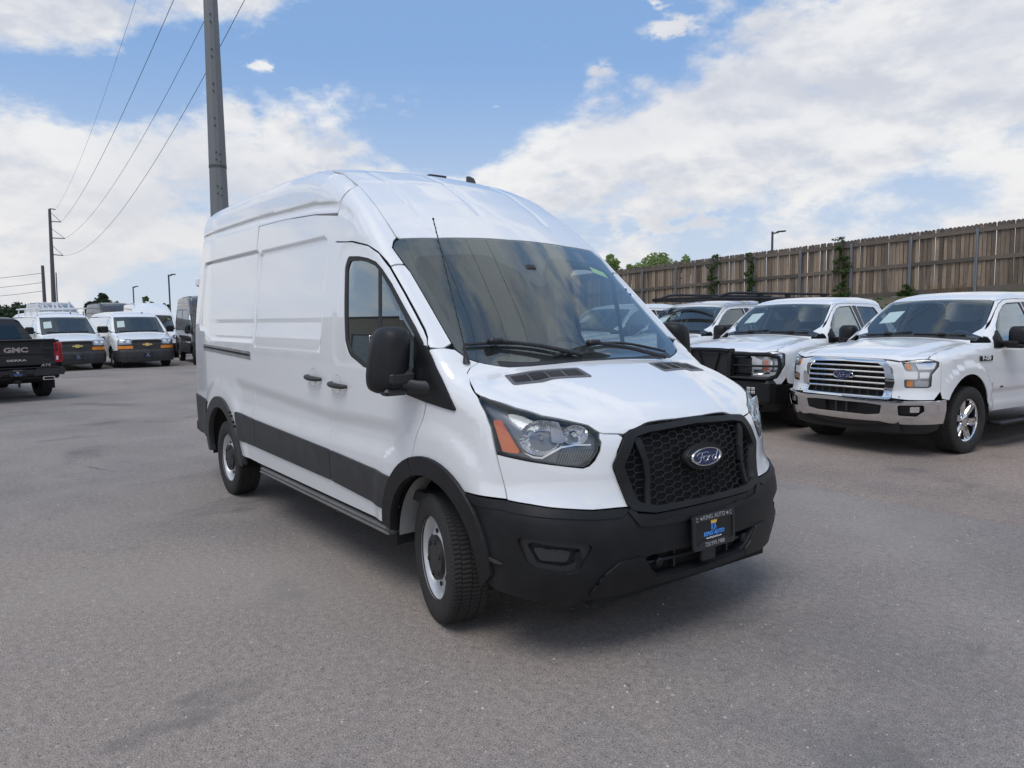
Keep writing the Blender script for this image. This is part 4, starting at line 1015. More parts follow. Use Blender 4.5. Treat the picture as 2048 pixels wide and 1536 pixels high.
            for k in range(K - 1):
                for j in range(n): Fs.append((k * n + j, k * n + (j + 1) % n, (k + 1) * n + (j + 1) % n, (k + 1) * n + j))
            Fs.append(tuple((K - 1) * n + j for j in range(n)))
            if mir: Fs = [f[::-1] for f in Fs]
            b_ = mobj(name, V, Fs, M_BRIGHT, hl, False)
            q = c - nrm * dp * .8; e = c - nrm * dp * .15; f_ = lambda p: (p.x, p.y * (-1 if mir else 1), p.z)
            mb = MB(); mb.tube([f_(q), f_(e)], [.013, .010], 10); mb.build('bulb', M_LENS if 0 else M_CHROME, b_)
        bowl(.842, 1.076, .104, .082, .060, 'reflector'); bowl(.700, 1.085, .062, .048, .045, 'reflector')
        fin = rp([(.812, 1.150), (.775, 1.142), (.742, 1.068), (.752, 1.050), (.800, 1.055)], .008); panel('lamp_fin', F, 'N', fin, plain('lamp_bezel_grey', (.30, .31, .33), .3, .4), hl, sp=.04, off=-.008, depth=.02, mirror=mir)
        strip = rp([(.930, 1.012), (.872, .990), (.840, .987), (.760, 1.035), (.70, 1.043), (.63, 1.040), (.63, 1.034), (.70, 1.036), (.758, 1.027), (.838, .978), (.875, .981)], .004); panel('lamp_trim', F, 'N', strip, M_BRIGHT, hl, sp=.04, off=-.010, depth=.01, mirror=mir)
        for k in range(13):
            u0 = .612 + k * .0115; z1 = 1.022 - .0 * k; z0 = .965 - (.0022 * k)
            if u0 > .75: break
            st = [(u0 + .0, z1), (u0 + .005, z1), (u0 + .030, z0), (u0 + .025, z0)]; panel('lamp_flute', F, 'N', st, plain('lamp_flute_grey', (.16, .165, .175), .3, .3), hl, sp=.05, off=-.016, depth=.008, mirror=mir)
    # grille
    go = rp([(-.542, .935), (-.462, 1.082, .05), (-.35, 1.093), (0, 1.108), (.35, 1.093), (.462, 1.082, .05), (.542, .935), (.470, .725, .06), (.34, .700), (0, .703), (-.34, .700), (-.470, .725, .06)], .04)
    gi = rp([(-.488, .930), (-.420, 1.052, .04), (-.33, 1.068), (0, 1.082), (.33, 1.068), (.420, 1.052, .04), (.488, .930), (.428, .755, .06), (.33, .730), (0, .730), (-.33, .730), (-.428, .755, .06)], .03)
    gr = panel('grille', F, 'N', go, M_PLAS, root, holes=[gi], sp=.035, off=.016, depth=.06)
    panel('grille_backing', F, 'N', go, M_DARK, gr, sp=.06, off=-.055, depth=0)
    hexw, hexh = .0335, .0205; ga = np.array(gi)
    mbh = MB()
    def honey(poly, a, b, h, z0):
        for i in range(-14, 15):
            for j in range(-2, 16):
                cx = i * (a + b); cz = z0 + j * 2 * h + (h if i % 2 else 0)
                c6 = [(cx + a, cz), (cx + b, cz + h), (cx - b, cz + h), (cx - a, cz), (cx - b, cz - h), (cx + b, cz - h)]
                for k in (0, 1, 2):
                    m_ = np.array([[(c6[k][0] + c6[k + 1][0]) / 2, (c6[k][1] + c6[k + 1][1]) / 2]])
                    if inpoly(m_, poly)[0]: yield c6[k], c6[k + 1]
    segs = list(honey(gi, .0345, .0215, .0175, .715))
    P2 = np.array([p for s in segs for p in s]); O, D, t0, t1 = rays('N', P2); PP = solve(F, O, D, t0, t1); NN = grad(F, PP)
    for k in range(len(segs)):
        a, b = PP[2 * k] - NN[2 * k] * .012, PP[2 * k + 1] - NN[2 * k + 1] * .012; a2, b2 = a - NN[2 * k] * .011, b - NN[2 * k + 1] * .011
        dz = np.cross(b - a, NN[2 * k]); dz = dz / max(np.linalg.norm(dz), 1e-9) * .0014
        mbh.add([a - dz, b - dz, b + dz, a + dz, a2 - dz, b2 - dz, b2 + dz, a2 + dz], [(0, 1, 2, 3), (0, 4, 5, 1), (3, 2, 6, 7)])
    hm = mbh.build('honeycomb_mesh', M_PLAS2, gr, smooth=False); hm['kind'] = 'stuff'
    for s in (1, -1):
        br = rp([(s * .425, 1.052), (s * .385, 1.052, .005), (s * .352, .94, .05), (s * .345, .86), (s * .358, .735), (s * .385, .735), (s * .372, .86), (s * .382, .94, .05)], .006)
        panel('grille_bar', F, 'N', br, M_PLAS, gr, sp=.03, off=.004, depth=.03)
    c, nrm = surf_pt(F, 'N', .0, .928, .004); nrm = Vector((1, 0, .06)).normalized(); mb = MB()
    Mb = frame_m(c + nrm * .022, (0, 1, 0), (-.06, 0, 1)); n = 36; V = []
    for (s, z) in ((1.12, -.030), (1.12, -.008), (1.08, -.001), (.4, 0)): V += [tuple(Mb @ Vector((.128 * s * math.cos(2 * math.pi * k / n), .060 * s * math.sin(2 * math.pi * k / n), z))) for k in range(n)]
    Fs = [(i * n + k, i * n + (k + 1) % n, (i + 1) * n + (k + 1) % n, (i + 1) * n + k) for i in range(3) for k in range(n)] + [tuple(3 * n + k for k in range(n))]
    mobj('emblem_base', V, Fs, M_PLAS, gr, True, 35)
    oval_badge(root, Mb, .228, .092)
    # bumper
    A = 1.222
    fog = rp([(.930, .618), (.905, .634), (.70, .612), (.628, .592), (.690, .474), (.735, .464), (.855, .487), (.893, .512)], .03)
    fogi = rp([(.893, .600), (.868, .612), (.676, .576), (.708, .502), (.745, .494), (.852, .514)], .02)
    mfog = [(-u, v) for u, v in fog]
    lg = rp([(-.40, .500), (-.36, .506), (.36, .506), (.40, .500), (.355, .43, .04), (.31, .388), (-.31, .388), (-.355, .43, .04)], .02)
    hbo = [(0, .697), (.34, .694), (.478, .718), (.463, .736), (.523, .740), (.633, .741), (.798, .760), (.883, .773), (.983, .783), (A, .777), (1.190, .70), (1.165, .62), (1.150, .50), (1.135, .37), (1.05, .345), (.90, .335), (.70, .322), (.55, .322), (.35, .345), (0, .350)]
    bp = panel('front_bumper', F, 'N', hbo + [(-u, v) for u, v in hbo[::-1] if u > 0][:-0 or None], M_PLAS, root, holes=[fog, mfog, lg], sp=.035, off=.002, depth=.05)
    for mir in (False, True):
        fo = panel('fog_recess', F, 'N', shr(fog, .985), M_PLAS2, bp, holes=[fogi], sp=.03, off=-.012, depth=.03, mirror=mir)
        fb = rp([(.875, .588), (.715, .566), (.735, .515), (.84, .526)], .015)
        panel('fog_blank', F, 'N', fogi, M_PLAS, fo, sp=.04, off=-.030, depth=0, mirror=mir)
        panel('fog_blank_field', F, 'N', fb, M_CLAD, fo, sp=.04, off=-.020, depth=.010, mirror=mir)
    panel('lower_grille', F, 'N', shr(lg, 1.06), M_DARK, bp, sp=.06, off=-.06, depth=0)
    mb = MB(); q = [surf_pt(F, 'N', u, .458, -.022)[0] for u in np.linspace(-.37, .37, 11)]; mb.tube(q, .009, 6); mb.build('lower_grille_bar', M_PLAS, bp)
    for u in (-.31, .31):
        c, nn = surf_pt(F, 'N', u, .455, -.012); mb = MB(); mb.tube([tuple(c - nn * .03), tuple(c + nn * .006), tuple(c + nn * .012)], [.024, .024, .016], 12); mb.build('tow_eye_cover', M_PLAS, bp)
    for u in (-.2, 0.0, .2):
        c, nn = surf_pt(F, 'N', u, .45, -.045); mb = MB(); mb.box(tuple(c), (.03, .012, .10)); mb.build('lower_grille_post', M_PLAS2, bp, smooth=False)
    for mir in (False, True):
        sk = rp([(.405, .505, .01), (.52, .500, .04), (.585, .45, .04), (.66, .342, .02), (.54, .332, .02), (.36, .352, .02), (.330, .385, .02), (.372, .430, .03)], .02)
        panel('skid_trim', F, 'N', sk, M_PLAS, bp, sp=.03, off=.014, depth=.013, mirror=mir)
    panel('bumper_lip', F, 'N', rp([(-.36, .385), (.36, .385), (.36, .352), (-.36, .352)], .01), M_PLAS, bp, sp=.03, off=.012, depth=.012)
    st = rp([(-.46, .742, .02), (-.41, .676, .03), (-.30, .664), (-.235, .672, .01), (-.20, .664), (.20, .664), (.235, .672, .01), (.30, .664), (.41, .676, .03), (.46, .742, .02), (.478, .720, .01), (.425, .650, .03), (.30, .640), (-.30, .640), (-.425, .650, .03), (-.478, .720, .01)], .01)
    panel('bumper_step', F, 'N', st, M_PLAS, bp, sp=.03, off=.012, depth=.012)
    for mir in (False, True):
        lip = rp([(1.150, .505), (1.152, .492), (1.03, .485), (.985, .489), (1.03, .499)], .003); panel('bumper_lip', F, 'N', lip, M_CLAD, bp, sp=.03, off=.012, depth=.012, mirror=mir)
        up = rp([(.983, .781), (A, .776), (A - .02, .735), (1.0, .742), (.80, .722), (.62, .704), (.51, .702), (.47, .728), (.523, .738), (.633, .739), (.798, .758), (.883, .771)], .012)
        panel('bumper_shelf', F, 'N', up, M_PLAS, bp, sp=.03, off=.008, depth=.008, mirror=mir)
    mb = MB(); c, nn = surf_pt(F, 'N', .0, .47, .0); mb.box((c.x - .005, 0, .455), (.03, .105, .09), r=.008); mb.build('plate_bracket', M_PLAS2, bp)
    # front plate
    pr = empty('licence_plate', (0, 0, 0)); pr.parent = root
    px_ = surf_pt(F, 'N', 0, .575, .02)[0].x + .004; pz = .573; nrm = Vector((1, 0, .06)).normalized(); Mp = frame_m((px_, 0, pz), (0, 1, 0), (-.05, 0, 1))
    mb = MB(); mb.prism(rp([(-.153, -.078), (.153, -.078), (.153, .078), (-.153, .078)], .012), -.004, .002, Mp); mb.build('plate_sheet', M_PLATE, pr, angle=30)
    fo = rp([(-.160, -.086), (.160, -.086), (.160, .086), (-.160, .086)], .016); fi = rp([(-.143, -.062), (-.112, -.062, .004), (-.098, -.046, .006), (.098, -.046, .006), (.112, -.062, .004), (.143, -.062), (.143, .050), (-.143, .050)], .01)
    def ring(o, i, h0, h1, name, m):
        n = len(dens(o, .01)); V = []; o_, i_ = dens(o, .02), dens(i, .02); vs, es, fs, *_ = delaunay_2d_cdt([Vector(v) for v in o_ + i_], [(k, (k + 1) % len(o_)) for k in range(len(o_))] + [(len(o_) + k, len(o_) + (k + 1) % len(i_)) for k in range(len(i_))], [], 0, 1e-7)
        uv = np.array([tuple(v) for v in vs]); T = np.array(fs); ce = uv[T].mean(1); k = inpoly(ce, o_) & ~inpoly(ce, i_); T = T[k]
        mb = MB(); V = [Mp @ Vector((u, v, h1)) for u, v in uv]; mb.add(V, [tuple(t) for t in T])
        for l, s in ((o_, 1), (i_, -1)):
            b = len(mb.V); q = len(l); mb.V += [tuple(Mp @ Vector((*p, h1))) for p in l] + [tuple(Mp @ Vector((*p, h0))) for p in l]
            mb.F += [((b + k, b + q + k, b + q + (k + 1) % q, b + (k + 1) % q) if s > 0 else (b + k, b + (k + 1) % q, b + q + (k + 1) % q, b + q + k)) for k in range(q)]
        return mb.build(name, m, pr, angle=30)
    ring(fo, fi, -.004, .007, 'plate_frame', M_PLAS2)
    T3 = lambda x, y, z=.0026: Mp @ Matrix.Translation((x, y, z))
    text_obj('lettering', 'KING AUTO', .031, M_PGREY, pr, T3(0, .068, .0074), .0006, xs=1.0)
    text_obj('lettering', '720.999.1988', .030, M_PGREY, pr, T3(0, -.066, .0074), .0006, xs=.92)
    text_obj('lettering', 'KING AUTO', .027, M_PBLUE, pr, T3(0, -.016), .0006, shear=.25, xs=1.05, bold=.0012)
    text_obj('lettering', 'www.KingAutoCo.com', .0125, M_PWHITE, pr, T3(0, -.036), .0005, bold=.0003)
    text_obj('lettering', 'KA', .052, M_PBLUE, pr, T3(0, .014), .0006, xs=.58, bold=.0012)
    crown = [(-.020, 0), (-.027, .026), (-.012, .012), (0, .034), (.012, .012), (.027, .026), (.020, 0)]
    mb = MB(); mb.prism(crown, 0, .0012, T3(0, .0325)); mb.build('crown_print', M_PGOLD, pr, smooth=False)
    for s in (-1, 1):
        mb = MB(); mb.tube([tuple(T3(s * .100, .068, .007) @ Vector((0, 0, h))) for h in (0, .003)], .0075, 10); mb.build('plate_screw', M_SILV, pr)
        for dz in (.004, -.010): text_obj('lettering', 'KA', .012, M_PGREY, pr, T3(s * .128, .068 + dz, .0074), .0004)
    # cladding along the flank and over the wheels
    def clad(ol): pair('side_cladding', F, 'R', rp(ol, .015), M_CLAD, root, sp=.03, off=.014, depth=.016)
    clad([(d1 + .006, .557), (-.415, .518), (-.36, .60), (-.335, .71, .03), (-.37, .728), (d1 + .006, .762)])
    clad([(d2 + .055, .572), (d1 - .006, .558), (d1 - .006, .763), (d2 + .065, .802)])
    clad([(-3.285, .575), (d2 + .043, .572), (d2 + .053, .803), (-3.345, .822, .02)])
    clad([(-4.88, .50, .03), (-4.29, .455), (-4.30, .80), (-4.25, .842, .02), (-4.86, .872, .03)])
    ra = arc(*rc, .560, -2, 182, 26) + arc(*rc, .460, 182, -2, 26); pair('wheel_arch_trim', F, 'R', ra, M_CLAD, root, sp=.03, off=.020, depth=.05)
    fa = arc(*fc, .545, 8, 172, 26); fa2 = arc(*fc, .452, 178, 4, 26)
    cv = lambda p: (math.atan2(.985, p[0]), p[1])
    pair('wheel_arch_trim', F, 'R', [(-.44, .42)] + arc(*fc, .545, 172, 109, 10) + arc(*fc, .446, 109, 173, 10), M_PLAS, root, sp=.03, off=.022, depth=.05)
    pair('wheel_arch_trim', F, 'N', [cv(p) for p in arc(*fc, .545, 107.5, 6, 16)] + [cv(p) for p in arc(*fc, .446, -4, 107.5, 16)], M_PLAS, root, sp=.03, off=.022, depth=.05)
    # sills and step boards
    for s in (-1, 1):
        mb = MB(); mb.box((-1.62, s * .945, .392), (2.36, .09, .026), r=.012); mb.box((-1.62, s * .975, .375), (2.30, .06, .018), r=.008); mb.build('step_board', plain('step_board_grey', (.115, .11, .108), .6, grain=.001, gscale=500), root)
        mb = MB(); mb.box((-1.72, s * .86, .40), (2.36, .18, .06)); mb.build('sill', M_DARK, root, smooth=False)
    # roof
    ry = [(-.700, .779), (-.842, .776), (-.97, .770), (-1.146, .758), (-1.355, .750), (-1.516, .730), (-1.70, .70), (-1.82, .680), (-1.95, .665), (-2.6, .655), (-3.6, .655), (-4.5, .65), (-4.86, .64)]
    tl = [(-.628, 0), (-.638, .312), (-.652, .53), (-.682, .765)]
    hb = tl + ry + [(-4.86, 0)]
    fe = [[(-.86, c + k), (-4.8, c + k)] for c, _ in TRIBS for k in (-.045, -.022, 0, .022, .045)]
    panel('roof', F, 'T', sym(hb), W, root, sp=.05, feats=fe)
    ch = [(-.705, .781), (-.842, .778), (-.97, .772), (-1.146, .760), (-1.355, .752), (-1.516, .732), (-1.70, .702), (-1.82, .682), (-1.95, .667), (-2.6, .657), (-3.6, .657), (-4.86, .642)]
    pair('drip_channel', F, 'T', [(x, -y) for x, y in ch] + [(x, -y - .016) for x, y in ch[::-1]], plain('channel_seal', (.40, .41, .42), .6), root, sp=.06, off=-.008, depth=0)
    # windscreen
    half = [(-.622, 0), (-.632, .312), (-.646, .53), (-.674, .771, .03)] + WS_R + [(.279, 0)]
    wo = rp([(x, y) if len(p) == 2 else p for p in [*half] for x, y in [p[:2]]], 0)
    wpoly = sym([(p[0], p[1]) for p in half]); wpoly = rp(wpoly, .025)
    fi = [(-.525, 0), (-.515, .30), (-.540, .62), (-.545, .72), (-.525, .775), (-.47, .772), (-.03, .788), (.07, .765), (.12, .70), (.150, .60), (.178, .40), (.190, 0)]
    frit_in = [(x, y) for x, y in fi[1:]] + [(x, -y) for x, y in fi[1:][::-1]] + []
    frit_in = rp([(-.512, -.30), (-.500, -.245), (-.37, -.085), (-.275, -.045), (-.275, .045), (-.37, .085), (-.500, .245), (-.512, .30), (-.535, .62), (-.545, .74, .05), (-.47, .775), (-.03, .785), (.075, .755), (.115, .70), (.145, .60), (.172, .40), (.185, .15), (.185, -.15), (.172, -.40), (.145, -.60), (.115, -.70), (.075, -.755), (-.03, -.785), (-.47, -.775), (-.545, -.74, .05), (-.535, -.62)], .03)
    ws = panel('windscreen', F, 'T', wpoly, M_GL, root, sp=.06, off=-.002, depth=0)
    panel('windscreen_frit', F, 'T', wpoly, M_FRIT, ws, holes=[frit_in], sp=.05, off=-.007, depth=0)
    st = rp([(-.47, .60), (-.52, .70), (-.47, .745), (-.42, .64)], .004); st = [(-.505, .615), (-.485, .735), (-.435, .735), (-.455, .615)]
    panel('windscreen_sticker', F, 'T', st, M_LIME, ws, sp=.05, off=-.009, depth=0)
    for (a, b) in (((.205, -.62), [(.045, -.795), (.075, -.62), (.12, -.40), (.215, -.10)]), ((.250, .10), [(.200, -.30), (.150, .02), (.140, .30), (.175, .62)])):
        wr = empty('wiper'); wr.parent = root; wr.location = (0, 0, 0)
        mb = MB(); q = [surf_pt(F, 'T', x, y, .014)[0] for x, y in spl(b, 5)]; mb.tube(q, .0085, 6); mb.build('wiper_blade', M_PLAS2, wr)
        mb = MB(); c0 = surf_pt(F, 'T', a[0] + .02, a[1] + (.5 if a[1] < 0 else .42), .02)[0]; c1 = surf_pt(F, 'T', *b[1], .034)[0]
        mb.tube([tuple(c0), tuple(c0.lerp(c1, .5) + Vector((0, 0, .012))), tuple(c1)], [.014, .011, .010], 8); mb.box(tuple(c1), (.05, .09, .03), r=.01); mb.build('wiper_arm', M_PLAS2, wr)
    cw = [(.205, -.66), (.250, -.50), (.268, -.35), (.281, 0), (.268, .35), (.250, .50), (.205, .66), (.165, .66), (.205, .50), (.228, .3), (.236, 0), (.228, -.3), (.205, -.50), (.165, -.66)]
    panel('cowl_strip', F, 'T', cw, M_PLAS2, root, sp=.05, off=.001, depth=.02)
    # mast aerial
    ae = empty('aerial'); ae.parent = root; c, nn = surf_pt(F, 'T', .140, -.838, 0)
    mb = MB(); mb.tube([tuple(c), tuple(c + Vector((-.004, 0, .012))), tuple(c + Vector((-.012, 0, .055))), tuple(c + Vector((-.02, 0, .10)))], [.021, .018, .009, .006], 12); mb.build('aerial_base', M_PLAS2, ae)
    tip = Vector((-.175, -.835, 2.165)); mb = MB(); b0 = c + Vector((-.018, 0, .09)); d_ = tip - b0; sx = Vector((0, 1, 0)); sy = d_.cross(sx).normalized()
    mb.tube([tuple(b0 + d_ * t) for t in np.linspace(0, 1, 30)], .0032, 6)
    mb.tube([tuple(b0 + d_ * t + (sx * math.cos(t * 95) + sy * math.sin(t * 95)) * .0034) for t in np.linspace(.02, .97, 150)], .0016, 4); mb.tube([tuple(tip - d_ * .012), tuple(tip)], .006, 8); mb.build('aerial_mast', M_PLAS2, ae)
    # handles and slide rail
    def handle(x, z):
        hd = empty('door_handle'); hd.parent = root
        c, nn = surf_pt(F, 'R', x - .03, z + .008, .001); mb = MB(); sx = Vector((1, 0, 0)); up = nn.cross(sx); M_ = frame_m(c, (1, 0, 0), up if up.z > 0 else -up)
        n = 20; V = [tuple(M_ @ Vector((.055 * k * math.cos(2 * math.pi * j / n), .062 * k * math.sin(2 * math.pi * j / n), h if M_.col[2][1] < 0 else -h))) for k, h in ((1, .0012), (.92, .0004), (.5, -.0085), (.02, -.010)) for j in range(n)]
        mobj('handle_dish', V, [(i * n + j, i * n + (j + 1) % n, (i + 1) * n + (j + 1) % n, (i + 1) * n + j) for i in range(3) for j in range(n)], W, hd)
        mb = MB(); q = [Vector(surf_pt(F, 'R', x + u, z - u * .02, o)[0]) for u, o in ((-.115, .004), (-.10, .026), (-.05, .038), (.05, .038), (.10, .028), (.118, .004))]; mb.tube(q, [.012, .017, .018, .017, .016, .011], 10); mb.build('handle_grip', M_CLAD, hd)
        mb = MB(); mb.tube([tuple(c + Vector((-.075, -.004, .0))), tuple(c + Vector((-.075, -.014, 0)))], .012, 10); mb.build('lock', M_PLAS2, hd)
    handle(-1.105, 1.205); handle(-1.51, 1.228)
    rl = rp([(-4.385, 1.400), (d2 - .005, 1.366), (d2 - .005, 1.298), (-4.375, 1.338)], .006); rr0 = panel('slide_rail', F, 'R', rl, plain('rail_steel', (.42, .43, .44), .22, .6), root, sp=.05, off=.004, depth=.01)
    panel('rail_slot', F, 'R', rp([(-4.37, 1.379), (d2 - .02, 1.344), (d2 - .02, 1.326), (-4.37, 1.364)], .003), M_DARK, rr0, sp=.06, off=.0055, depth=0)
    # mirrors
    for s in (-1, 1):
        mr = empty('side_mirror'); mr.parent = root
        sail = rp([(-.036, 1.478, .008), (.042, 1.406), (.129, 1.322), (.264, 1.174, .006), (.250, 1.166, .006), (-.016, 1.192), (-.256, 1.220, .03), (-.13, 1.36), (-.075, 1.485, .01)], .02)
        panel('mirror_sail', F, 'R', sail, M_PLAS, mr, sp=.04, off=.010, depth=.02, mirror=s > 0)
        V = []; n = 28; K = [(-.115, .90, 0), (-.10, .97, 0), (-.05, 1.0, 0), (.0, .98, .004), (.035, .88, .012), (.058, .66, .02), (.068, .34, .024)]
        cz, hz, cy, hy = 1.408, .176, -1.118, .108
        for (dx, k, up) in K:
            for j in range(n):
                a = 2 * math.pi * j / n; ca, sa = math.cos(a), math.sin(a); e = .50
                u = math.copysign(abs(ca) ** e, ca) * hy * k; v = math.copysign(abs(sa) ** e, sa) * hz * (k * .6 + .4 if dx > .03 else k)
                u *= (1 - .10 * max(0, v / hz))
                V.append((-.130 + dx - .05 * abs(u / hy) ** 3 * (1 if dx > -.05 else 0), -s * (cy + u - .0 + .02 * v / hz), cz + v + up * 0))
        V.append((-.130 + .070, -s * (cy), cz)); V.append((-.130 - .10, -s * cy, cz))
        Fs = [(i * n + j, (i + 1) * n + j, (i + 1) * n + (j + 1) % n, i * n + (j + 1) % n) for i in range(len(K) - 1) for j in range(n)]
        Fs += [((len(K) - 1) * n + j, len(V) - 2, (len(K) - 1) * n + (j + 1) % n) for j in range(n)]
        if s > 0: pass
        Fs = [f if s > 0 else f[::-1] for f in Fs]
        mobj('mirror_shell', V, Fs, M_PLAS, mr, True, 60)
        mb = MB(); mb.box((-.240, s * 1.12, 1.408), (.006, .16, .26), r=.003); mb.build('mirror_glass', M_CHROME, mr)
        mb = MB(); V = []
        for (x, y, z, hh, dd) in ((.03, .985, 1.262, .040, .06), (-.04, 1.03, 1.268, .036, .05), (-.10, 1.08, 1.28, .034, .04), (-.12, 1.13, 1.28, .03, .03)):
            for k in range(10):
                a = 2 * math.pi * k / 10; V.append((x + dd * math.cos(a), s * y, z + hh * math.sin(a)))
        mb.add(V, [(i * 10 + k, i * 10 + (k + 1) % 10, (i + 1) * 10 + (k + 1) % 10, (i + 1) * 10 + k) for i in range(3) for k in range(10)]); mb.build('mirror_arm', M_PLAS2, mr)
        mb = MB(); mb.box((-.083, s * 1.10, 1.315), (.05, .17, .085), r=.024); mb.build('mirror_bracket', M_PLAS2, mr)
        mb = MB(); mb.box((-.115, s * 1.13, 1.245), (.09, .14, .04), r=.018); mb.build('mirror_base', M_PLAS2, mr)
    c = surf_pt(F, 'T', -1.72, .45, 0)[0]; mb = MB(); mb.prism([(-.06, -.01), (.05, -.01), (.02, .035), (-.035, .060), (-.06, .058)], -.012, .012, Matrix(((1, 0, 0, c.x), (0, 0, -1, c.y), (0, 1, 0, c.z), (0, 0, 0, 1)))); mb.build('roof_fin', M_PLAS2, root)
    c = surf_pt(F, 'T', -1.78, .16, .008)[0]; mb = MB(); mb.box(tuple(c), (.05, .16, .016), r=.006); mb.build('roof_strip', M_PLAS2, root)
    # rear end
    hb = [(-.80, .50), (.80, .50), (.80, 1.0), (.78, 1.8), (.74, 2.4), (.62, 2.62), (-.62, 2.62), (-.74, 2.4), (-.78, 1.8), (-.80, 1.0)]
    for s in (-1, 1):
        o = rp([(s * .004, .52), (s * .80, .52), (s * .80, 1.0), (s * .78, 1.8), (s * .73, 2.4), (s * .60, 2.60), (s * .004, 2.62)], .04); wn = rp([(s * .12, 1.55), (s * .68, 1.55), (s * .65, 2.1), (s * .12, 2.12)], .05)
        panel('rear_door', F, 'B', o, W, root, holes=[wn], sp=.07); panel('rear_door_glass', F, 'B', wn, M_GLK, root, sp=.1, off=-.003, depth=0)
    mb = MB(); mb.box((-4.93, 0, .52), (.16, 1.9, .16), r=.04); mb.build('rear_bumper', M_PLAS, root)
    # rear corner door hinge seen past the flank
    mb = MB(); mb.box((-4.90, -.885, 2.03), (.05, .06, .10), r=.02); mb.build('door_hinge', M_WHITE, root)
    # floor pan, arches, wheels, exhaust
    mb = MB(); mb.box((-1.95, 0, .50), (5.7, 1.5, .12)); mb.box((.55, 0, .48), (.7, 1.3, .4)); mb.box((-3.8, 0, .36), (.14, 1.5, .14)); mb.box((.35, 0, .30), (.5, 1.2, .06)); mb.build('floor_pan', M_DARK, root, smooth=False)
    for s in (-1, 1):
        wheel_well(root, *fc, .465, s * .96, s * .60); wheel_well(root, *rc, .480, s * .97, s * .60)
        ml = MB(); V = []; n = 10
        for k in range(n + 1):
            a = R(178 - 62 * k / n); V += [(fc[0] + .440 * math.cos(a), s * .955, fc[1] + .440 * math.sin(a)), (fc[0] + .445 * math.cos(a), s * .83, fc[1] + .445 * math.sin(a))]
        Fs = [(2 * k, 2 * k + 1, 2 * k + 3, 2 * k + 2) for k in range(n)]
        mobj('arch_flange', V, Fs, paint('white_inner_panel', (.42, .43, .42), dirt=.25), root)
    st = R(-13)
    wheel(root, 0, -.872, .345, .345, .215, st, -1, 'steel', .214); wheel(root, 0, .872, .345, .345, .215, st, 1, 'steel', .214)
    wheel(root, -3.75, -.88, .345, .345, .215, 0, -1, 'steel', .214); wheel(root, -3.75, .88, .345, .345, .215, 0, 1, 'steel', .214)
    mb = MB(); mb.tube([(-4.2, -.80, .33), (-4.42, -.86, .31)], .035, 12); mb.build('tail_pipe', plain('rusty_pipe', (.09, .07, .055), .7, .4), root)
    # cabin
    cb = empty('cabin'); cb.parent = root
    def bulk():
        mb = MB(); mb.box((-1.32, 0, 1.45), (.03, 1.78, 1.55)); mb.build('bulkhead', M_BULK, cb, smooth=False)
    bulk()
    mb = MB(); mb.box((-.6, 0, .62), (1.5, 1.8, .06)); mb.build('cab_floor', M_INTD, cb, smooth=False)
    mb = MB(); V = []
    for y in (-.86, 0, .86):
        for (x, z) in ((.20, 1.30), (.02, 1.36), (-.22, 1.345), (-.30, 1.28), (-.30, 1.0), (-.22, .85)): V.append((x - .04 * abs(y), y, z))
    mb.add(V, [(i * 6 + k, i * 6 + k + 1, (i + 1) * 6 + k + 1, (i + 1) * 6 + k) for i in range(2) for k in range(5)]); mb.build('dashboard', M_INT, cb, angle=60)
    mb = MB(); mb.box((-.16, .38, 1.39), (.22, .42, .08), r=.03); mb.build('instrument_hood', M_INTD, cb)
    c = Vector((-.42, .40, 1.32)); t = Vector((.82, 0, .57)).normalized(); a_ = Vector((0, 1, 0)); b_ = t.cross(a_)
    mb = MB(); mb.tube([tuple(c + (a_ * math.cos(k * math.pi / 16) + b_ * math.sin(k * math.pi / 16)) * .19) for k in range(32)], .016, 8, closed=True); mb.build('steering_wheel', M_INTD, cb)
    for y in (-.42, .42):
        se = empty('seat'); se.parent = cb
        mb = MB(); mb.box((-.78, y, .98), (.52, .52, .18), r=.07); mb.build('seat_cushion', M_SEAT, se)
        mb = MB(); mb.box((-1.06, y, 1.38), (.17, .50, .72), Matrix.Rotation(R(-12), 3, 'Y'), r=.07); mb.build('seat_back', M_SEAT, se)
        mb = MB(); mb.box((-1.15, y, 1.83), (.11, .27, .20), Matrix.Rotation(R(-10), 3, 'Y'), r=.05); mb.build('headrest', M_SEAT, se)
    mb = MB(); mb.box((-.43, .02, 1.93), (.07, .10, .06), r=.02); mb.build('camera_housing', M_INTD, cb)
    hd = skin(F, 'T', sym([(-.70, 0), (-.70, .60), (-1.3, .60), (-1.3, 0)]), sp=.2, off=-.04); mobj('headliner', hd[0], [tuple(t) for t in hd[2]], M_BULK, cb)
    return root
VAN = make_van(); tag(VAN, 'large white high roof cargo van with black lower cladding and front wheels turned', 'cargo van')

# ------------------------------------------------------------------ pickups
PW = table([(.2, .86), (.35, .92), (.5, .965), (.75, .985), (1.0, .99), (1.2, .975), (1.33, .935), (1.75, .735), (1.95, .65)], .04)
PXF = table([(.15, .78), (.3, .88), (.45, .97), (.66, .995), (.70, .98), (.74, .955), (.9, .962), (1.08, .945), (1.16, .90), (1.3, .78)], .02)
PSW = table([(0, 0), (.3, .012), (.5, .035), (.7, .10), (.85, .20), (.95, .34), (1.02, .60)], .04, 0, 1.1)
PHC = table([(1.2, .95), (1.0, 1.07), (.95, 1.12), (.85, 1.155), (.5, 1.215), (0, 1.275), (-.42, 1.315), (-.50, 1.36), (-1.05, 1.81), (-1.22, 1.87), (-1.6, 1.915), (-2.2, 1.92), (-2.6, 1.89), (-2.80, 1.83), (-2.92, 1.45), (-2.99, 1.36), (-4.9, 1.36)], .03)
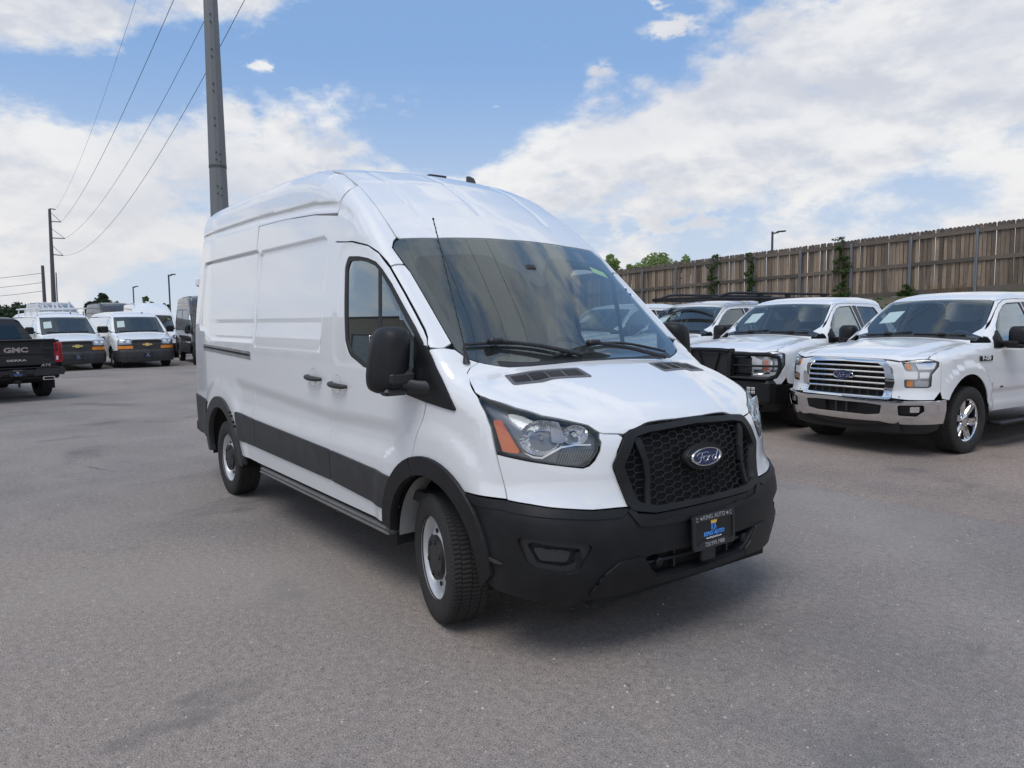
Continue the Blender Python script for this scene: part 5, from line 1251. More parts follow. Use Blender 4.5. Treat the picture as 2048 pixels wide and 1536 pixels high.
PCR = table([(1.1, .06), (.0, .06), (-.5, .09), (-1.1, .09), (-1.6, .05), (-5, .03)], .1)
PKS = table([(1.1, .06), (0, .06), (-.5, .05), (-1.2, .09), (-2, .12), (-2.8, .10), (-5, .05)], .12)
def pickup_F(P):
    x, w, z = P[:, 0], np.abs(P[:, 1]), P[:, 2]
    d0 = np.hypot(x - .07, (z - .42) * .98); d1 = np.hypot(x + 3.62, (z - .42) * .98)
    fl = .022 * (sstep(.64, .60, d0) + sstep(.64, .60, d1)) * sstep(1.1, 1.0, z)
    low = .018 * sstep(.74, .70, z) * sstep(-.42, -.5, x) - .012 * sstep(.60, .54, z)
    a = w - (PW(z) + fl - low - .012)
    b = (x - (PXF(z) - PSW(w))) * .85
    g = smax(a, b, .08); g = smax(g, -4.80 - x, .06)
    hx = PHC(x); sl = (PHC(x + .01) - PHC(x - .01)) / .02
    hood = (.022 * sstep(.62, .50, w) * sstep(-.45, -.2, x) * sstep(.93, .6, x)) - .012 * np.exp(-((w - .62) / .06) ** 2) * sstep(-.4, -.1, x) * sstep(.9, .6, x)
    h = (z - (hx - PCR(x) * w * w + hood)) / np.sqrt(1 + np.minimum(sl * sl, 9))
    g = smax(g, h, PKS(x))
    return np.maximum(g, .25 - z)
def rod(name, pts, r, m, parent, n=8, closed=False): mb = MB(); mb.tube(pts, r, n, closed=closed); return mb.build(name, m, parent)
def blk(name, c, d, m, parent, r=.01, rot=None): mb = MB(); mb.box(c, d, rot, r); return mb.build(name, m, parent, angle=30)
M_BLACKP = paint('black_paint', (.003, .003, .006), coat=.35, rough=.6); M_TRIMB = plain('gloss_black_trim', (.010, .010, .012), .25)
PB_P = {}
def plate_small(root, M, blue=True):
    pr = empty('licence_plate'); pr.parent = root
    mb = MB(); mb.prism(rp([(-.153, -.078), (.153, -.078), (.153, .078), (-.153, .078)], .012), -.006, 0, M); mb.build('plate_sheet', M_PLATE, pr)
    T3 = lambda x, y: M @ Matrix.Translation((x, y, .001))
    text_obj('lettering', 'KING AUTO', .03, M_PGREY, pr, T3(0, .060), .0004); text_obj('lettering', 'KING AUTO', .03, M_PBLUE, pr, T3(0, -.034), .0004, shear=.25, bold=.001)
    text_obj('lettering', 'KA', .06, M_PWHITE, pr, T3(0, .012), .0004, xs=.6, bold=.001); text_obj('lettering', '720.999.1988', .022, M_PGREY, pr, T3(0, -.062), .0004)

def pickup(front='chrome', paintm=None, tread=60, wheel_r=.392, detail=True, cab='extended', spoke_m=None, rear=False):
    F = pickup_F; W = paintm or M_WHITE; root = empty('pickup_truck'); g = .004
    SP = lambda fr, u, v: np.array(surf_pt(F, fr, u, v)[0]); NV = lambda p: (math.atan2(-p[1], p[0]), float(p[2]))
    side_ = lambda L: [SP('R', x, z) for x, z in L]; top_ = lambda L: [SP('T', x, -y) for x, y in L]
    fc, rc = (.07, .42), (-3.62, .42); ra = .485; S_ = .045
    # bonnet, fenders, fascia
    hs = [(-.48, .70), (-.41, .735), (.0, .757), (.4, .785), (.60, .812), (.69, .838)]
    hfr = [(.855, .615), (.873, .50), (.893, .30), (.902, 0)]
    panel('bonnet', F, 'T', sym([(-.452, 0), (-.462, .35)] + hs + [(.722, .812), (.80, .72)] + hfr), W, root, sp=.04)
    hl = rp([(.634, 1.092, .02), (.986, 1.104, .02), (.983, 1.041), (.912, .948), (.907, .816), (.88, .802, .02), (.669, .796, .02), (.662, .893, .02), (.780, .897, .02), (.781, .984, .02), (.676, .984, .03)], .012)
    if front == 'guard': hl = rp([(.60, 1.085, .02), (.986, 1.100, .02), (.985, .93), (.93, .84), (.60, .825, .02), (.60, .87), (.70, .875), (.70, 1.0), (.62, 1.04)], .012)
    gq = [(.472, 1.088), (.545, 1.01), (.570, .84), (.556, .682)]
    fas = [NV(SP('T', x + .012, -y)) for x, y in ((.873, .50), (.855, .615), (.80, .72), (.728, .806), (.700, .838))] 
    ol = gq[::-1] + [(.50, 1.098)] + fas[1:] + [(1.0, 1.085), (1.0, .76), (.93, .672), (.7, .668)]
    pair('front_fascia', F, 'N', ol, W, root, holes=[hl], sp=.045)
    fs = [NV(SP('T', x, -y - .006)) for x, y in hs[1:]]
    af = [(fc[0] + ra * .98 * math.cos(R(a)), fc[1] + ra * 1.06 * math.sin(R(a))) for a in np.linspace(28, 162, 16)]
    nv = lambda x, z, w=.985: (math.atan2(w, x), z)
    ol = [(1.007, 1.082), (1.007, .765), (1.03, .68)] + [nv(*p) for p in af] + [nv(-.40, .50, .95), nv(-.485, .45, .94), nv(-.488, .72), nv(-.490, 1.0), nv(-.492, 1.20), nv(-.530, 1.285, .95)] + [NV(SP('T', -.515, -.82)), NV(SP('T', -.485, -.74))] + fs
    pair('fender', F, 'N', ol, W, root, sp=.045)
    # cab sides
    wf = rp([(-.70, 1.40), (-.76, 1.475), (-.965, 1.625), (-1.14, 1.718), (-1.27, 1.752), (-1.64, 1.765, .02), (-1.67, 1.245, .04), (-1.0, 1.235), (-.66, 1.235, .04)], .03)
    ft = [(-.572, 1.372), (-.66, 1.435), (-.80, 1.545), (-.95, 1.655), (-1.08, 1.735), (-1.25, 1.79), (-1.45, 1.800), (-1.735 + g, 1.800)]
    ol = [(-1.735 + g, .46), (-.492, .46), (-.494, 1.20), (-.530, 1.28)] + ft
    pair('front_door', F, 'R', ol, W, root, holes=[wf], sp=.045)
    wr = rp([(-1.82, 1.76), (-2.42, 1.745, .06), (-2.56, 1.50, .1), (-2.58, 1.245, .04), (-1.80, 1.245, .03)], .03)
    ol = [(-2.90, .46), (-1.735 - g, .46), (-1.735 - g, 1.800), (-2.45, 1.785, .1), (-2.70, 1.72, .1), (-2.80, 1.45)]
    ol = [(-2.93, .46), (-1.735 - g, .46), (-1.735 - g, 1.800), (-2.3, 1.793), (-2.5, 1.775), (-2.64, 1.72), (-2.75, 1.56), (-2.86, 1.34), (-2.93, 1.30)]
    pair('rear_door', F, 'R', ol, W, root, holes=[wr], sp=.05)
    gl = M_GLK if paintm else M_GLD
    sh = lambda p, k: [(x + (sum(q[0] for q in p) / len(p) - x) * k, z + (sum(q[1] for q in p) / len(p) - z) * k) for x, z in p]
    for p in (wf, wr):
        pair('window_seal', F, 'R', p, M_TRIMB, root, holes=[sh(p, .05)], sp=.06, off=-.003, depth=.008); pair('door_glass', F, 'R', sh(p, .05), gl if p is wf else M_GLK, root, sp=.08, off=-.010, depth=0)
    pair('door_pillar_trim', F, 'R', [(-1.69, 1.25), (-1.785, 1.25), (-1.80, 1.765), (-1.66, 1.765)], M_TRIMB, root, sp=.06, off=.003, depth=.006)
    # windscreen, pillars, roof
    we = [(-1.085, .665), (-.80, .735), (-.57, .785), (-.475, .765), (-.455, .50), (-.447, .25)]
    wt = [(-1.048, 0), (-1.055, .35)]
    ws = panel('windscreen', F, 'T', rp(sym(wt + we + [(-.445, 0)]), .03), M_GL, root, sp=.07, off=-.002, depth=0)
    fin = rp(sym([(-1.01, .25), (-1.035, .60), (-.79, .69), (-.60, .735), (-.53, .70), (-.515, .3)]), .04)
    panel('windscreen_frit', F, 'T', rp(sym(wt + we + [(-.445, 0)]), .03), M_FRIT, ws, holes=[fin], sp=.06, off=-.008, depth=0)
    QD = (-.45, .70, -.55)
    P3 = side_([(x, z + .006) for x, z in ft[:6]]) + top_([(-1.22, .695), (-1.10, .674), (-1.09, .672), (-.80, .742), (-.572, .792), (-.545, .815)])
    pair('windscreen_pillar', F, QD, quv(QD, P3), W, root, sp=.04)
    rs = top_([(-1.22, .690)]); ry = [SP('R', x, z + .008) for x, z in ft[5:]] + [SP('R', x, z + .008) for x, z in ((-2.3, 1.793), (-2.5, 1.775), (-2.64, 1.722))]
    rl = [(float(p[0]), float(-p[1])) for p in ry]
    panel('roof', F, 'T', sym([(-1.055, 0), (-1.062, .35), (-1.094, .662), (-1.20, .685)] + rl + [(-2.70, .50), (-2.72, 0)]), W, root, sp=.06)
    bw = rp([(-.50, 1.42), (.50, 1.42), (.46, 1.76), (-.46, 1.76)], .05)
    mb = MB(); mb.add([(-2.93, -.93, .5), (-2.93, .93, .5), (-2.90, .92, 1.33), (-2.90, -.92, 1.33), (-2.76, .70, 1.72), (-2.76, -.70, 1.72), (-2.70, .56, 1.84), (-2.70, -.56, 1.84)], [(0, 3, 2, 1), (3, 5, 4, 2), (5, 7, 6, 4)]); mb.build('cab_rear', W, root)
    mb = MB(); mb.add([(-2.925, -.66, 1.38), (-2.925, .66, 1.38), (-2.795, .58, 1.70), (-2.795, -.58, 1.70)], [(0, 3, 2, 1)]); mb.build('rear_window', M_GLK, root)
    # bed
    ar = [(rc[0] + ra * math.cos(R(a)), rc[1] + ra * 1.06 * math.sin(R(a))) for a in np.linspace(175, 5, 16)]
    ol = [(-4.72, .62), (-4.12, .50)] + ar + [(-3.11, .47), (-2.95, .46), (-2.95, 1.335), (-4.72, 1.335)]
    pair('bed_side', F, 'R', ol, W, root, sp=.06)
    for s in (-1, 1): blk('bed_rail', (-3.84, s * .86, 1.345), (1.78, .16, .05), M_PLAS, root, .015)
    blk('bed_floor', (-3.84, 0, .86), (1.74, 1.6, .06), M_DARK, root, 0)
    # tail
    tg = rp([(-.80, .74), (.80, .74), (.80, 1.31), (-.80, 1.31)], .03); panel('tailgate', F, 'B', tg, W, root, sp=.08)
    for s in (-1, 1): blk('tail_lamp', (-4.76, s * .885, 1.07), (.10, .14, .44), M_RED, root, .03)
    blk('rear_bumper', (-4.86, 0, .60), (.20, 1.86, .22), M_CHROME if front == 'chrome' else M_PLAS, root, .04)
    # underside, wells, wheels
    mb = MB(); mb.box((-1.9, 0, .50), (5.5, 1.4, .16)); mb.box((.55, 0, .5), (.7, 1.3, .4)); mb.box((-3.62, 0, .40), (.14, 1.6, .14)); mb.build('chassis', M_DARK, root, smooth=False)
    for s in (-1, 1):
        wheel_well(root, *fc, .50, s * .97, s * .55); wheel_well(root, *rc, .50, s * .97, s * .55)
        mb = MB(); mb.box((-1.7, s * .98, .315), (2.3, .16, .05), r=.02); mb.build('running_board', M_PLAS, root)
        for x in (0, -3.62): wheel(root, x, s * .835, wheel_r, wheel_r, .265, 0, s, 'split', .242 if wheel_r < .41 else .225, 6, spoke_m or M_CHROME, tread)
    # mirrors, handles, wipers
    for s in (-1, 1):
        mr = empty('side_mirror'); mr.parent = root
        V = rp([(-.720, 1.430), (-.640, 1.375), (-.575, 1.335), (-.500, 1.215, .01), (-.66, 1.205, .02), (-.98, 1.225, .02), (-.76, 1.27)], .02)
        panel('mirror_sail', F, 'R', V, M_PLAS, mr, sp=.05, off=.008, depth=.015, mirror=s > 0)
        V = []; n = 20; K = [(-.10, .92), (-.06, 1), (.0, 1), (.045, .86), (.066, .5)]
        for dx, k in K:
            for j in range(n):
                a = 2 * math.pi * j / n; ca, sa = math.cos(a), math.sin(a); e = .45
                V.append((-.76 + dx, s * (1.115 + math.copysign(abs(ca) ** e, ca) * .115 * k), 1.345 + math.copysign(abs(sa) ** e, sa) * .125 * k))
        Fs = [(i * n + j, (i + 1) * n + j, (i + 1) * n + (j + 1) % n, i * n + (j + 1) % n) for i in range(len(K) - 1) for j in range(n)] + [tuple((len(K) - 1) * n + j for j in range(n))[::-1], tuple(range(n))]
        Fs = [f[::-1] if s > 0 else f for f in Fs]
        mobj('mirror_shell', V, Fs, M_PLAS, mr, True, 50)
        blk('mirror_arm', (-.72, s * 1.02, 1.262), (.11, .24, .07), M_PLAS, mr, .02); blk('mirror_base', (-.73, s * 1.10, 1.235), (.13, .20, .05), M_PLAS, mr, .02)
        for x in (-1.55, -2.05):
            c = surf_pt(F, 'R', x, 1.08, .02)[0]; c.y = c.y if s < 0 else -c.y; blk('door_handle', tuple(c), (.20, .04, .035), W if paintm else M_WHITE, root, .014)
    for b in ([(-.535, .62), (-.505, .35), (-.495, .0)], [(-.535, -.05), (-.505, -.35), (-.52, -.66)]):
        q = [surf_pt(F, 'T', x, y, .012)[0] for x, y in spl(b, 4)]; rod('wiper_blade', q, .010, M_PLAS2, root, 6); c = surf_pt(F, 'T', *b[1], .02)[0]; blk('wiper_pivot', tuple(c), (.05, .09, .04), M_PLAS2, root)
    cw = sym([(-.435, 0), (-.440, .5), (-.47, .73), (-.515, .75), (-.50, .5), (-.492, 0)]); panel('cowl_strip', F, 'T', cw, M_PLAS2, root, sp=.06, off=.004, depth=.01)
    # cabin
    blk('dashboard', (-.62, 0, 1.20), (.36, 1.5, .22), M_INTD, root, .06)
    for y in (-.40, .40):
        blk('seat_back', (-1.62, y, 1.18), (.16, .52, .74), M_SEAT, root, .06, Matrix.Rotation(R(-14), 3, 'Y')); blk('headrest', (-1.74, y, 1.62), (.10, .27, .18), M_SEAT, root, .04)
    rod('steering_wheel', [(-.92 + .10 * math.sin(t), .40 + .18 * math.cos(t), 1.25 + .15 * math.sin(t)) for t in np.linspace(0, 6.28, 25)[:-1]], .014, M_INTD, root, 6, True)
    blk('cab_floor', (-1.7, 0, .62), (2.3, 1.7, .06), M_INTD, root, 0)
    blk('rear_seat', (-2.62, 0, 1.1), (.18, 1.4, .8), M_SEAT, root, .05)
    st = [(-.72, -.62), (-.90, -.58), (-.90, -.36), (-.72, -.40)]
    if not paintm: panel('windscreen_paper', F, 'T', st, M_PAPER, ws, sp=.08, off=-.014, depth=0)
    # front end
    for mir in (False, True):
        if rear: break
        hq = shr(hl, .985); lp = panel('headlight', F, 'N', hq, M_LENS, root, sp=.05, off=.001, depth=0, mirror=mir)
        panel('lamp_bowl', F, 'N', shr(hl, .975), plain('lamp_bowl_pale', (.50, .51, .52), .22, .6), lp, sp=.035, off=-.035, depth=-.032, mirror=mir)
        if front != 'guard':
            parts = [([(.665, 1.078), (.700, 1.078), (.735, 1.012), (.70, 1.0)], M_AMB2), ([(.690, .880), (.738, .880), (.738, .812), (.690, .812)], M_AMB2), ([(.755, 1.075), (.965, 1.085), (.935, 1.01), (.79, 1.005)], M_BRIGHT), ([(.80, .975), (.895, .975), (.885, .905), (.80, .905)], M_BRIGHT), ([(.76, .875), (.885, .875), (.885, .815), (.76, .815)], M_BRIGHT)]
        else:
            parts = [([(.715, 1.0), (.775, 1.0), (.775, .93), (.715, .93)], M_AMB), ([(.715, .92), (.775, .92), (.775, .855), (.715, .855)], M_AMB), ([(.70, 1.075), (.95, 1.085), (.95, 1.03), (.72, 1.03)], M_BRIGHT), ([(.80, .99), (.95, .99), (.93, .87), (.80, .87)], M_BRIGHT)]
        for p, m in parts: panel('lamp_element', F, 'N', rp(p, .012), m, lp, sp=.04, off=-.015, depth=.018, mirror=mir)
    go = rp([(-.545, .66), (-.582, .86), (-.555, 1.015), (-.475, 1.098), (-.30, 1.104), (0, 1.110), (.30, 1.104), (.475, 1.098), (.555, 1.015), (.582, .86), (.545, .66)], .03)
    gi = rp([(-.478, .685), (-.495, .86), (-.478, 1.00), (-.42, 1.062), (0, 1.072), (.42, 1.062), (.478, 1.00), (.495, .86), (.478, .685)], .03)
    if not rear:
        gr = panel('grille', F, 'N', go, M_CHROME if front == 'chrome' else M_TRIMB, root, holes=[gi], sp=.05, off=.016, depth=.05)
        panel('grille_backing', F, 'N', go, M_DARK, gr, sp=.08, off=-.05, depth=0)
        for k in range(9):
            u = -.40 + k * .1; a, b = surf_pt(F, 'N', u, .70, -.03)[0], surf_pt(F, 'N', u, 1.05, -.03)[0]; rod('grille_post', [tuple(a), tuple(b)], .008, M_PLAS2, gr, 6)
        if front == 'chrome':
            for z in (1.022, .962, .900, .835, .770):
                rod('grille_bar', [tuple(surf_pt(F, 'N', u, z + .004 * math.cos(u * 3), .002)[0]) for u in np.linspace(-.49, .49, 9)], .014, M_CHROME, gr, 8)
            c, nn = surf_pt(F, 'N', 0, .915, .018); oval_badge(root, frame_m(c, (0, 1, 0), (-.02, 0, 1)), .27, .108, rim=M_CHROME)
            for s in (-1, 1):
                p = Vector(SP('R', -.30, 1.10)); c = Vector((p.x, p.y * -s, p.z)); M = frame_m(c + Vector((0, s * .012, 0)), (-s, 0, 0), (0, 0, 1))
                mb = MB(); mb.prism(rp([(-.145, -.03), (.145, -.03), (.145, .03), (-.145, .03)], .008), -.01, .0, M); em = mb.build('fender_emblem', M_TRIMB, root)
                text_obj('lettering', 'F-150', .072, M_PWHITE, em, M @ Matrix.Translation((0, .004, .001)), .003, xs=1.15, bold=.002)
                p = Vector(SP('R', -.70, .745)); M = frame_m(Vector((p.x, p.y * -s + s * .004, p.z)), (-s, 0, 0), (0, 0, 1)); text_obj('lettering', 'EcoBoost' if 0 else 'ECO', .03, M_TRIMB, root, M, .003)
        # bumper
        bm = M_CHROME if front == 'chrome' else M_PLAS
        fog = rp([(.615, .607), (.83, .617), (.838, .55), (.775, .487), (.625, .490)], .02); mf = [(-u, v) for u, v in fog]
        cen = rp([(-.47, .600), (-.30, .612), (.30, .612), (.47, .600), (.455, .497), (.32, .478), (-.32, .478), (-.455, .497)], .02)
        hb = [(0, .652), (.30, .650), (.50, .644), (.80, .655), (1.045, .666), (1.05, .56), (1.03, .41), (.70, .400), (.54, .404), (.45, .420), (.2, .412), (0, .410)]
        bp = panel('front_bumper', F, 'N', hb + [(-u, v) for u, v in hb[::-1] if u > 0], bm, root, holes=[fog, mf, cen], sp=.045, off=.030, depth=.06)
        panel('bumper_grille', F, 'N', shr(cen, 1.05), M_DARK, bp, sp=.08, off=-.025, depth=0)
        for s in (-1, 1):
            panel('bumper_pad', F, 'N', rp([(s * .215, .607), (s * .46, .596), (s * .446, .503), (s * .33, .486), (s * .215, .486)], .015), M_PLAS, bp, sp=.06, off=.024, depth=.03)
            c, nn = surf_pt(F, 'N', s * .07, .545, .012); blk('bumper_grille_post', tuple(c), (.03, .025, .12), M_PLAS2, bp, .004)
        for mir in (False, True):
            fo = panel('fog_recess', F, 'N', shr(fog, .98), M_TRIMB, bp, sp=.06, off=-.01, depth=-.038, mirror=mir)
            panel('fog_lamp', F, 'N', rp([(.66, .585), (.755, .590), (.755, .525), (.66, .522)] if 0 else [(.72, .590), (.80, .594), (.80, .53), (.72, .525)], .012), M_BRIGHT, fo, sp=.05, off=.010, depth=.02, mirror=mir)
        vl = [(0, .402), (.45, .410), (.70, .392), (1.02, .402), (1.0, .33), (.9, .285), (.6, .262), (0, .262)]
        panel('air_dam', F, 'N', vl + [(-u, v) for u, v in vl[::-1] if u > 0], M_PLAS2, root, sp=.06, off=.006, depth=.04)
    return root

def place(root, x, y, rz, label, cat, group=None):
    root.location = (x, y, 0); root.rotation_euler = (0, 0, rz); tag(root, label, cat, group); return root
GP = 'white pickups parked in a row facing the van'
TA = place(pickup('chrome'), -1.272, 6.441, R(265.55), 'white pickup with chrome bar grille, chrome bumper and six spoke chrome wheels', 'pickup', GP)
TB0 = pickup('guard', tread=50, wheel_r=.412, spoke_m=M_TRIMB)
TB = place(TB0, -3.592, 6.83, R(272.7), 'white pickup with heavy black grille guard over its headlights', 'pickup', GP)
TC = place(copy_tree(TB), -5.95, 7.2, R(270), 'white pickup carrying a long black ladder rack over its cab', 'pickup', GP)
TD = place(copy_tree(TB), -8.55, 7.5, R(270), 'white pickup almost hidden behind the one with the black ladder rack', 'pickup', GP)
def guard(root):
    gd = empty('grille_guard'); gd.parent = root
    for s in (-1, 1):
        rod('headlight_hoop', [(1.06, s * .34, 1.09)] + [(1.06 - .16 * t * t, s * (.34 + .60 * t), 1.09) for t in (.3, .6, .88)] + [(.885, s * .985, 1.05), (.87, s * 1.0, .97), (.88, s * .995, .86), (.90, s * .96, .79)] + [(1.06 - .16 * t * t, s * (.34 + .60 * t), .755) for t in (.88, .6, .3, 0)], .030, M_PLAS, gd, 10)
        rod('hoop_bar', [(1.05, s * .34, .93)] + [(1.05 - .16 * t * t, s * (.34 + .64 * t), .93) for t in (.3, .6, 1)], .016, M_PLAS, gd, 8)
        mb = MB(); mb.prism(rp([(1.02, .42), (1.16, .42), (1.13, .80), (1.12, 1.02), (1.10, 1.16, .05), (1.02, 1.17, .04), (1.03, .80)], .02), -.03, .03, Matrix(((1, 0, 0, 0), (0, 0, -1, s * .36), (0, 1, 0, 0), (0, 0, 0, 1)))); mb.build('guard_upright', M_PLAS, gd, angle=30)
    rod('guard_crossbar', [(1.09, -.34, 1.13), (1.10, -.2, 1.14), (1.10, .2, 1.14), (1.09, .34, 1.13)], .032, M_PLAS, gd, 10); blk('guard_field', (1.06, 0, .88), (.02, .68, .44), M_PLAS2, gd, .008)
    for y in (-.18, .18): rod('guard_brace', [(1.085, y, 1.12), (1.085, y * .3, .70)], .014, M_PLAS, gd, 6)
    blk('tow_bumper', (.99, 0, .58), (.26, 1.94, .34), M_PLAS, gd, .05); blk('bumper_lip', (1.02, 0, .765), (.22, 1.86, .025), M_PLAS2, gd, .01); blk('bumper_skirt', (.94, 0, .37), (.16, 1.5, .12), M_PLAS2, gd, .03)
    for s in (-1, 1):
        blk('lamp_pocket', (1.118, s * .72, .60), (.012, .26, .16), M_DARK, gd, .004)
        for k in (0, 1):
            for j in (0, 1): blk('driving_lamp', (1.128, s * .72 - .035 + .07 * k, .575 + .05 * j), (.018, .058, .04), M_BRIGHT, gd, .006)
    for s in (-1, 1): blk('grille_trim', (1.0, s * .50, .93), (.05, .30, .26), M_TRIMB, gd, .05); rod('trim_strip', [(.99, s * .40, .80), (.97, s * .66, .80), (.86, s * .84, .83)], .012, M_CHROME, gd, 6)
guard(TB)
def rack(root):
    rk = empty('ladder_rack'); rk.parent = root
    for s in (-1, 1):
        rod('rack_rail', [(-.75, s * .70, 1.935), (-4.6, s * .70, 1.96)], .035, M_PLAS, rk, 8)
        rod('rack_top_rail', [(-.85, s * .70, 1.945), (-1.2, s * .70, 2.03), (-1.42, s * .70, 2.045), (-4.6, s * .70, 2.055)], .024, M_PLAS, rk, 8)
        for x in (-2.2, -3.1, -4.4):
            mb = MB(); mb.prism([(x - .10, 2.05), (x + .10, 2.05), (x + .05, 1.935), (x + .03, 1.80), (x - .03, 1.80), (x - .05, 1.935)], -.012, .012, Matrix(((1, 0, 0, 0), (0, 0, -1, s * .70), (0, 1, 0, 0), (0, 0, 0, 1)))); mb.build('rack_bracket', M_PLAS, rk, smooth=False)
        for x in (-3.15, -4.5): rod('rack_leg', [(x, s * .84, 1.34), (x, s * .70, 1.95)], .03, M_PLAS, rk, 8)
    for x in (-.80, -1.3, -1.9, -2.6, -3.3, -4.0, -4.55): blk('rack_crossbar', (x, 0, 1.955), (.07, 1.40, .045), M_PLAS, rk, .01)
    rod('windscreen_hose', [tuple(surf_pt(pickup_F, 'T', x, y, .02)[0]) for x, y in spl([(-1.0, -.62), (-.92, -.66), (-.86, -.60), (-.90, -.35), (-.95, -.05), (-.93, .30), (-.86, .64)], 6)], .016, M_PLAS2, rk, 6)
rack(TC)

# ------------------------------------------------------------------ black pickup seen from behind
TG = pickup('plain', M_BLACKP, tread=60, wheel_r=.415, spoke_m=M_TRIMB, rear=True)
place(TG, -16.0 + 3.33 * math.cos(R(191)), -2.27 + 3.33 * math.sin(R(191)), R(191), 'shiny black pickup seen from behind with red tail lamps', 'pickup')
def tail():
    TG.scale = (.92,) * 3
    X = -4.80; M = lambda y, z, x=X - .03: frame_m((x, y, z), (0, -1, 0), (0, 0, 1))
    for ch in TG.children:
        if ch.name.split('.')[0] in ('rear_bumper', 'tail_lamp', 'tailgate'): bpy.data.objects.remove(ch)
    mb = MB(); mb.prism(rp([(-.80, .80), (.80, .80), (.80, 1.36), (-.80, 1.36)], .03), 0, .06, frame_m((X + .04, 0, 0), (0, -1, 0), (0, 0, 1))); t = mb.build('tailgate', M_BLACKP, TG, angle=30)
    blk('tailgate_spoiler', (X - .03, 0, 1.375), (.16, 1.64, .05), M_BLACKP, TG, .02)
    mb = MB(); mb.prism(rp([(-.78, 1.30, .03), (-.36, 1.30), (-.26, 1.22), (.26, 1.22), (.36, 1.30), (.78, 1.30, .03), (.78, 1.335), (-.78, 1.335)], .02), 0, .03, frame_m((X - .02, 0, 0), (0, -1, 0), (0, 0, 1))); mb.build('tailgate_step', M_BLACKP, TG, angle=30)
    blk('tailgate_crease', (X - .024, 0, 1.055), (.02, 1.5, .016), M_TRIMB, TG, .006); blk('tailgate_lower', (X - .025, 0, .83), (.03, 1.6, .05), M_BLACKP, TG, .012)
    mr = plain('letter_red', (.12, .012, .018), .3)
    for dz, m, b in ((0, M_CHROME, .012), ): text_obj('lettering', 'GMC', .150, m, TG, M(-.04, 1.155, X - .024), .012, xs=1.40, bold=.006)
    text_obj('lettering', 'GMC', .135, mr, TG, M(-.04, 1.148, X - .030), .010, xs=1.52, bold=-.004)
    text_obj('lettering', 'SIERRA', .062, M_SILV, TG, M(-.04, .925, X - .026), .008, xs=2.0, bold=.002)
    text_obj('lettering', 'AT4', .075, M_SILV, TG, M(-.60, .80, X - .045), .006, xs=1.4, shear=.25, bold=.002)
    for s in (-1, 1):
        mb = MB(); mb.prism(rp([(.80, .86, .02), (.965, .86, .03), (.975, 1.30, .03), (.80, 1.33, .03)], .02), -.12, .03, frame_m((X + .03, 0, 0), (0, -s if 0 else -1, 0), (0, 0, 1)) if s < 0 else Matrix.Diagonal((1, -1, 1, 1)) @ frame_m((X + .03, 0, 0), (0, -1, 0), (0, 0, 1)))
        mb.build('tail_lamp', M_RED, TG, angle=30); blk('reverse_lamp', (X - .004, s * .858, .955), (.012, .045, .09), M_PWHITE, TG, .004); blk('lamp_ridge', (X - .003, s * .93, 1.09), (.014, .018, .36), plain('red_lens_dark', (.14, .004, .010), .2, coat=.6), TG, .006); blk('lamp_ridge', (X - .003, s * .86, 1.20), (.012, .05, .16), plain('red_lens_dark', (.14, .004, .010), .2, coat=.6), TG, .006); blk('lamp_surround', (X + .03, s * .785, 1.09), (.05, .02, .50), M_TRIMB, TG, .004)
    blk('rear_bumper', (X - .10, 0, .665), (.26, 1.92, .17), M_BLACKP, TG, .05); blk('bumper_top_step', (X - .12, 0, .757), (.22, 1.70, .02), M_PLAS, TG, .008)
    blk('bumper_valance', (X - .06, 0, .545), (.20, 1.70, .10), M_PLAS, TG, .04)
    for s in (-1, 1):
        mb = MB(); mb.prism(rp([(.30, .58), (.36, .74), (.92, .74), (.92, .58)], .02), 0, .02, frame_m((X - .225, 0, 0), (0, -s, 0), (0, 0, 1)) if s > 0 else frame_m((X - .225, 0, 0), (0, 1, 0), (0, 0, 1))); mb.build('bumper_corner', M_PLAS2, TG, angle=30)
        V = [(.0, 0)]; ex = rp([(-.13, -.045), (.13, -.045), (.12, .035), (-.12, .035)], .03); ei = rp([(-.105, -.03), (.105, -.03), (.095, .02), (-.095, .02)], .022)
        mb = MB(); mb.prism(ex, -.12, .03, M(s * .62, .515, X - .14)); e = mb.build('exhaust_tip', M_CHROME, TG, angle=30); mb = MB(); mb.prism(ei, 0, .004, M(s * .62, .513, X - .17)); mb.build('exhaust_bore', M_DARK, e, smooth=False)
    blk('tow_receiver', (X - .12, 0, .46), (.2, .12, .09), M_DARK, TG, .01); blk('tow_hook', (X - .2, -.02, .40), (.06, .05, .14), M_DARK, TG, .02)
    plate_small(TG, M(0, .655, X - .236))
    blk('mud_flap', (-3.62 - .50, -.84, .36), (.02, .26, .3), M_DARK, TG, .004)
tail()

# ------------------------------------------------------------------ short nosed cargo vans
XW = table([(.15, .86), (.3, .93), (.6, .965), (1.0, .975), (1.25, .955), (1.6, .86), (1.9, .76), (2.05, .70)], .05)
XXF = table([(.1, .86), (.22, .96), (.4, 1.0), (.58, 1.0), (.63, .95), (.8, .95), (1.0, .92), (1.08, .85), (1.2, .7)], .02)
XSW = table([(0, 0), (.4, .02), (.7, .07), (.85, .14), (.94, .28), (1.02, .55)], .04, 0, 1.1)
XHC = table([(1.2, .7), (1.0, .92), (.93, 1.0), (.85, 1.04), (.5, 1.13), (.14, 1.22), (.06, 1.285), (-.54, 1.81), (-.7, 1.90), (-1.0, 1.98), (-1.5, 2.02), (-3, 2.03), (-4.6, 1.99)], .03)
XCR = table([(1.1, .06), (0, .07), (-.6, .07), (-1.2, .08), (-5, .09)], .1); XKS = table([(1.1, .07), (0, .06), (-.6, .08), (-1.4, .18), (-5, .18)], .12)
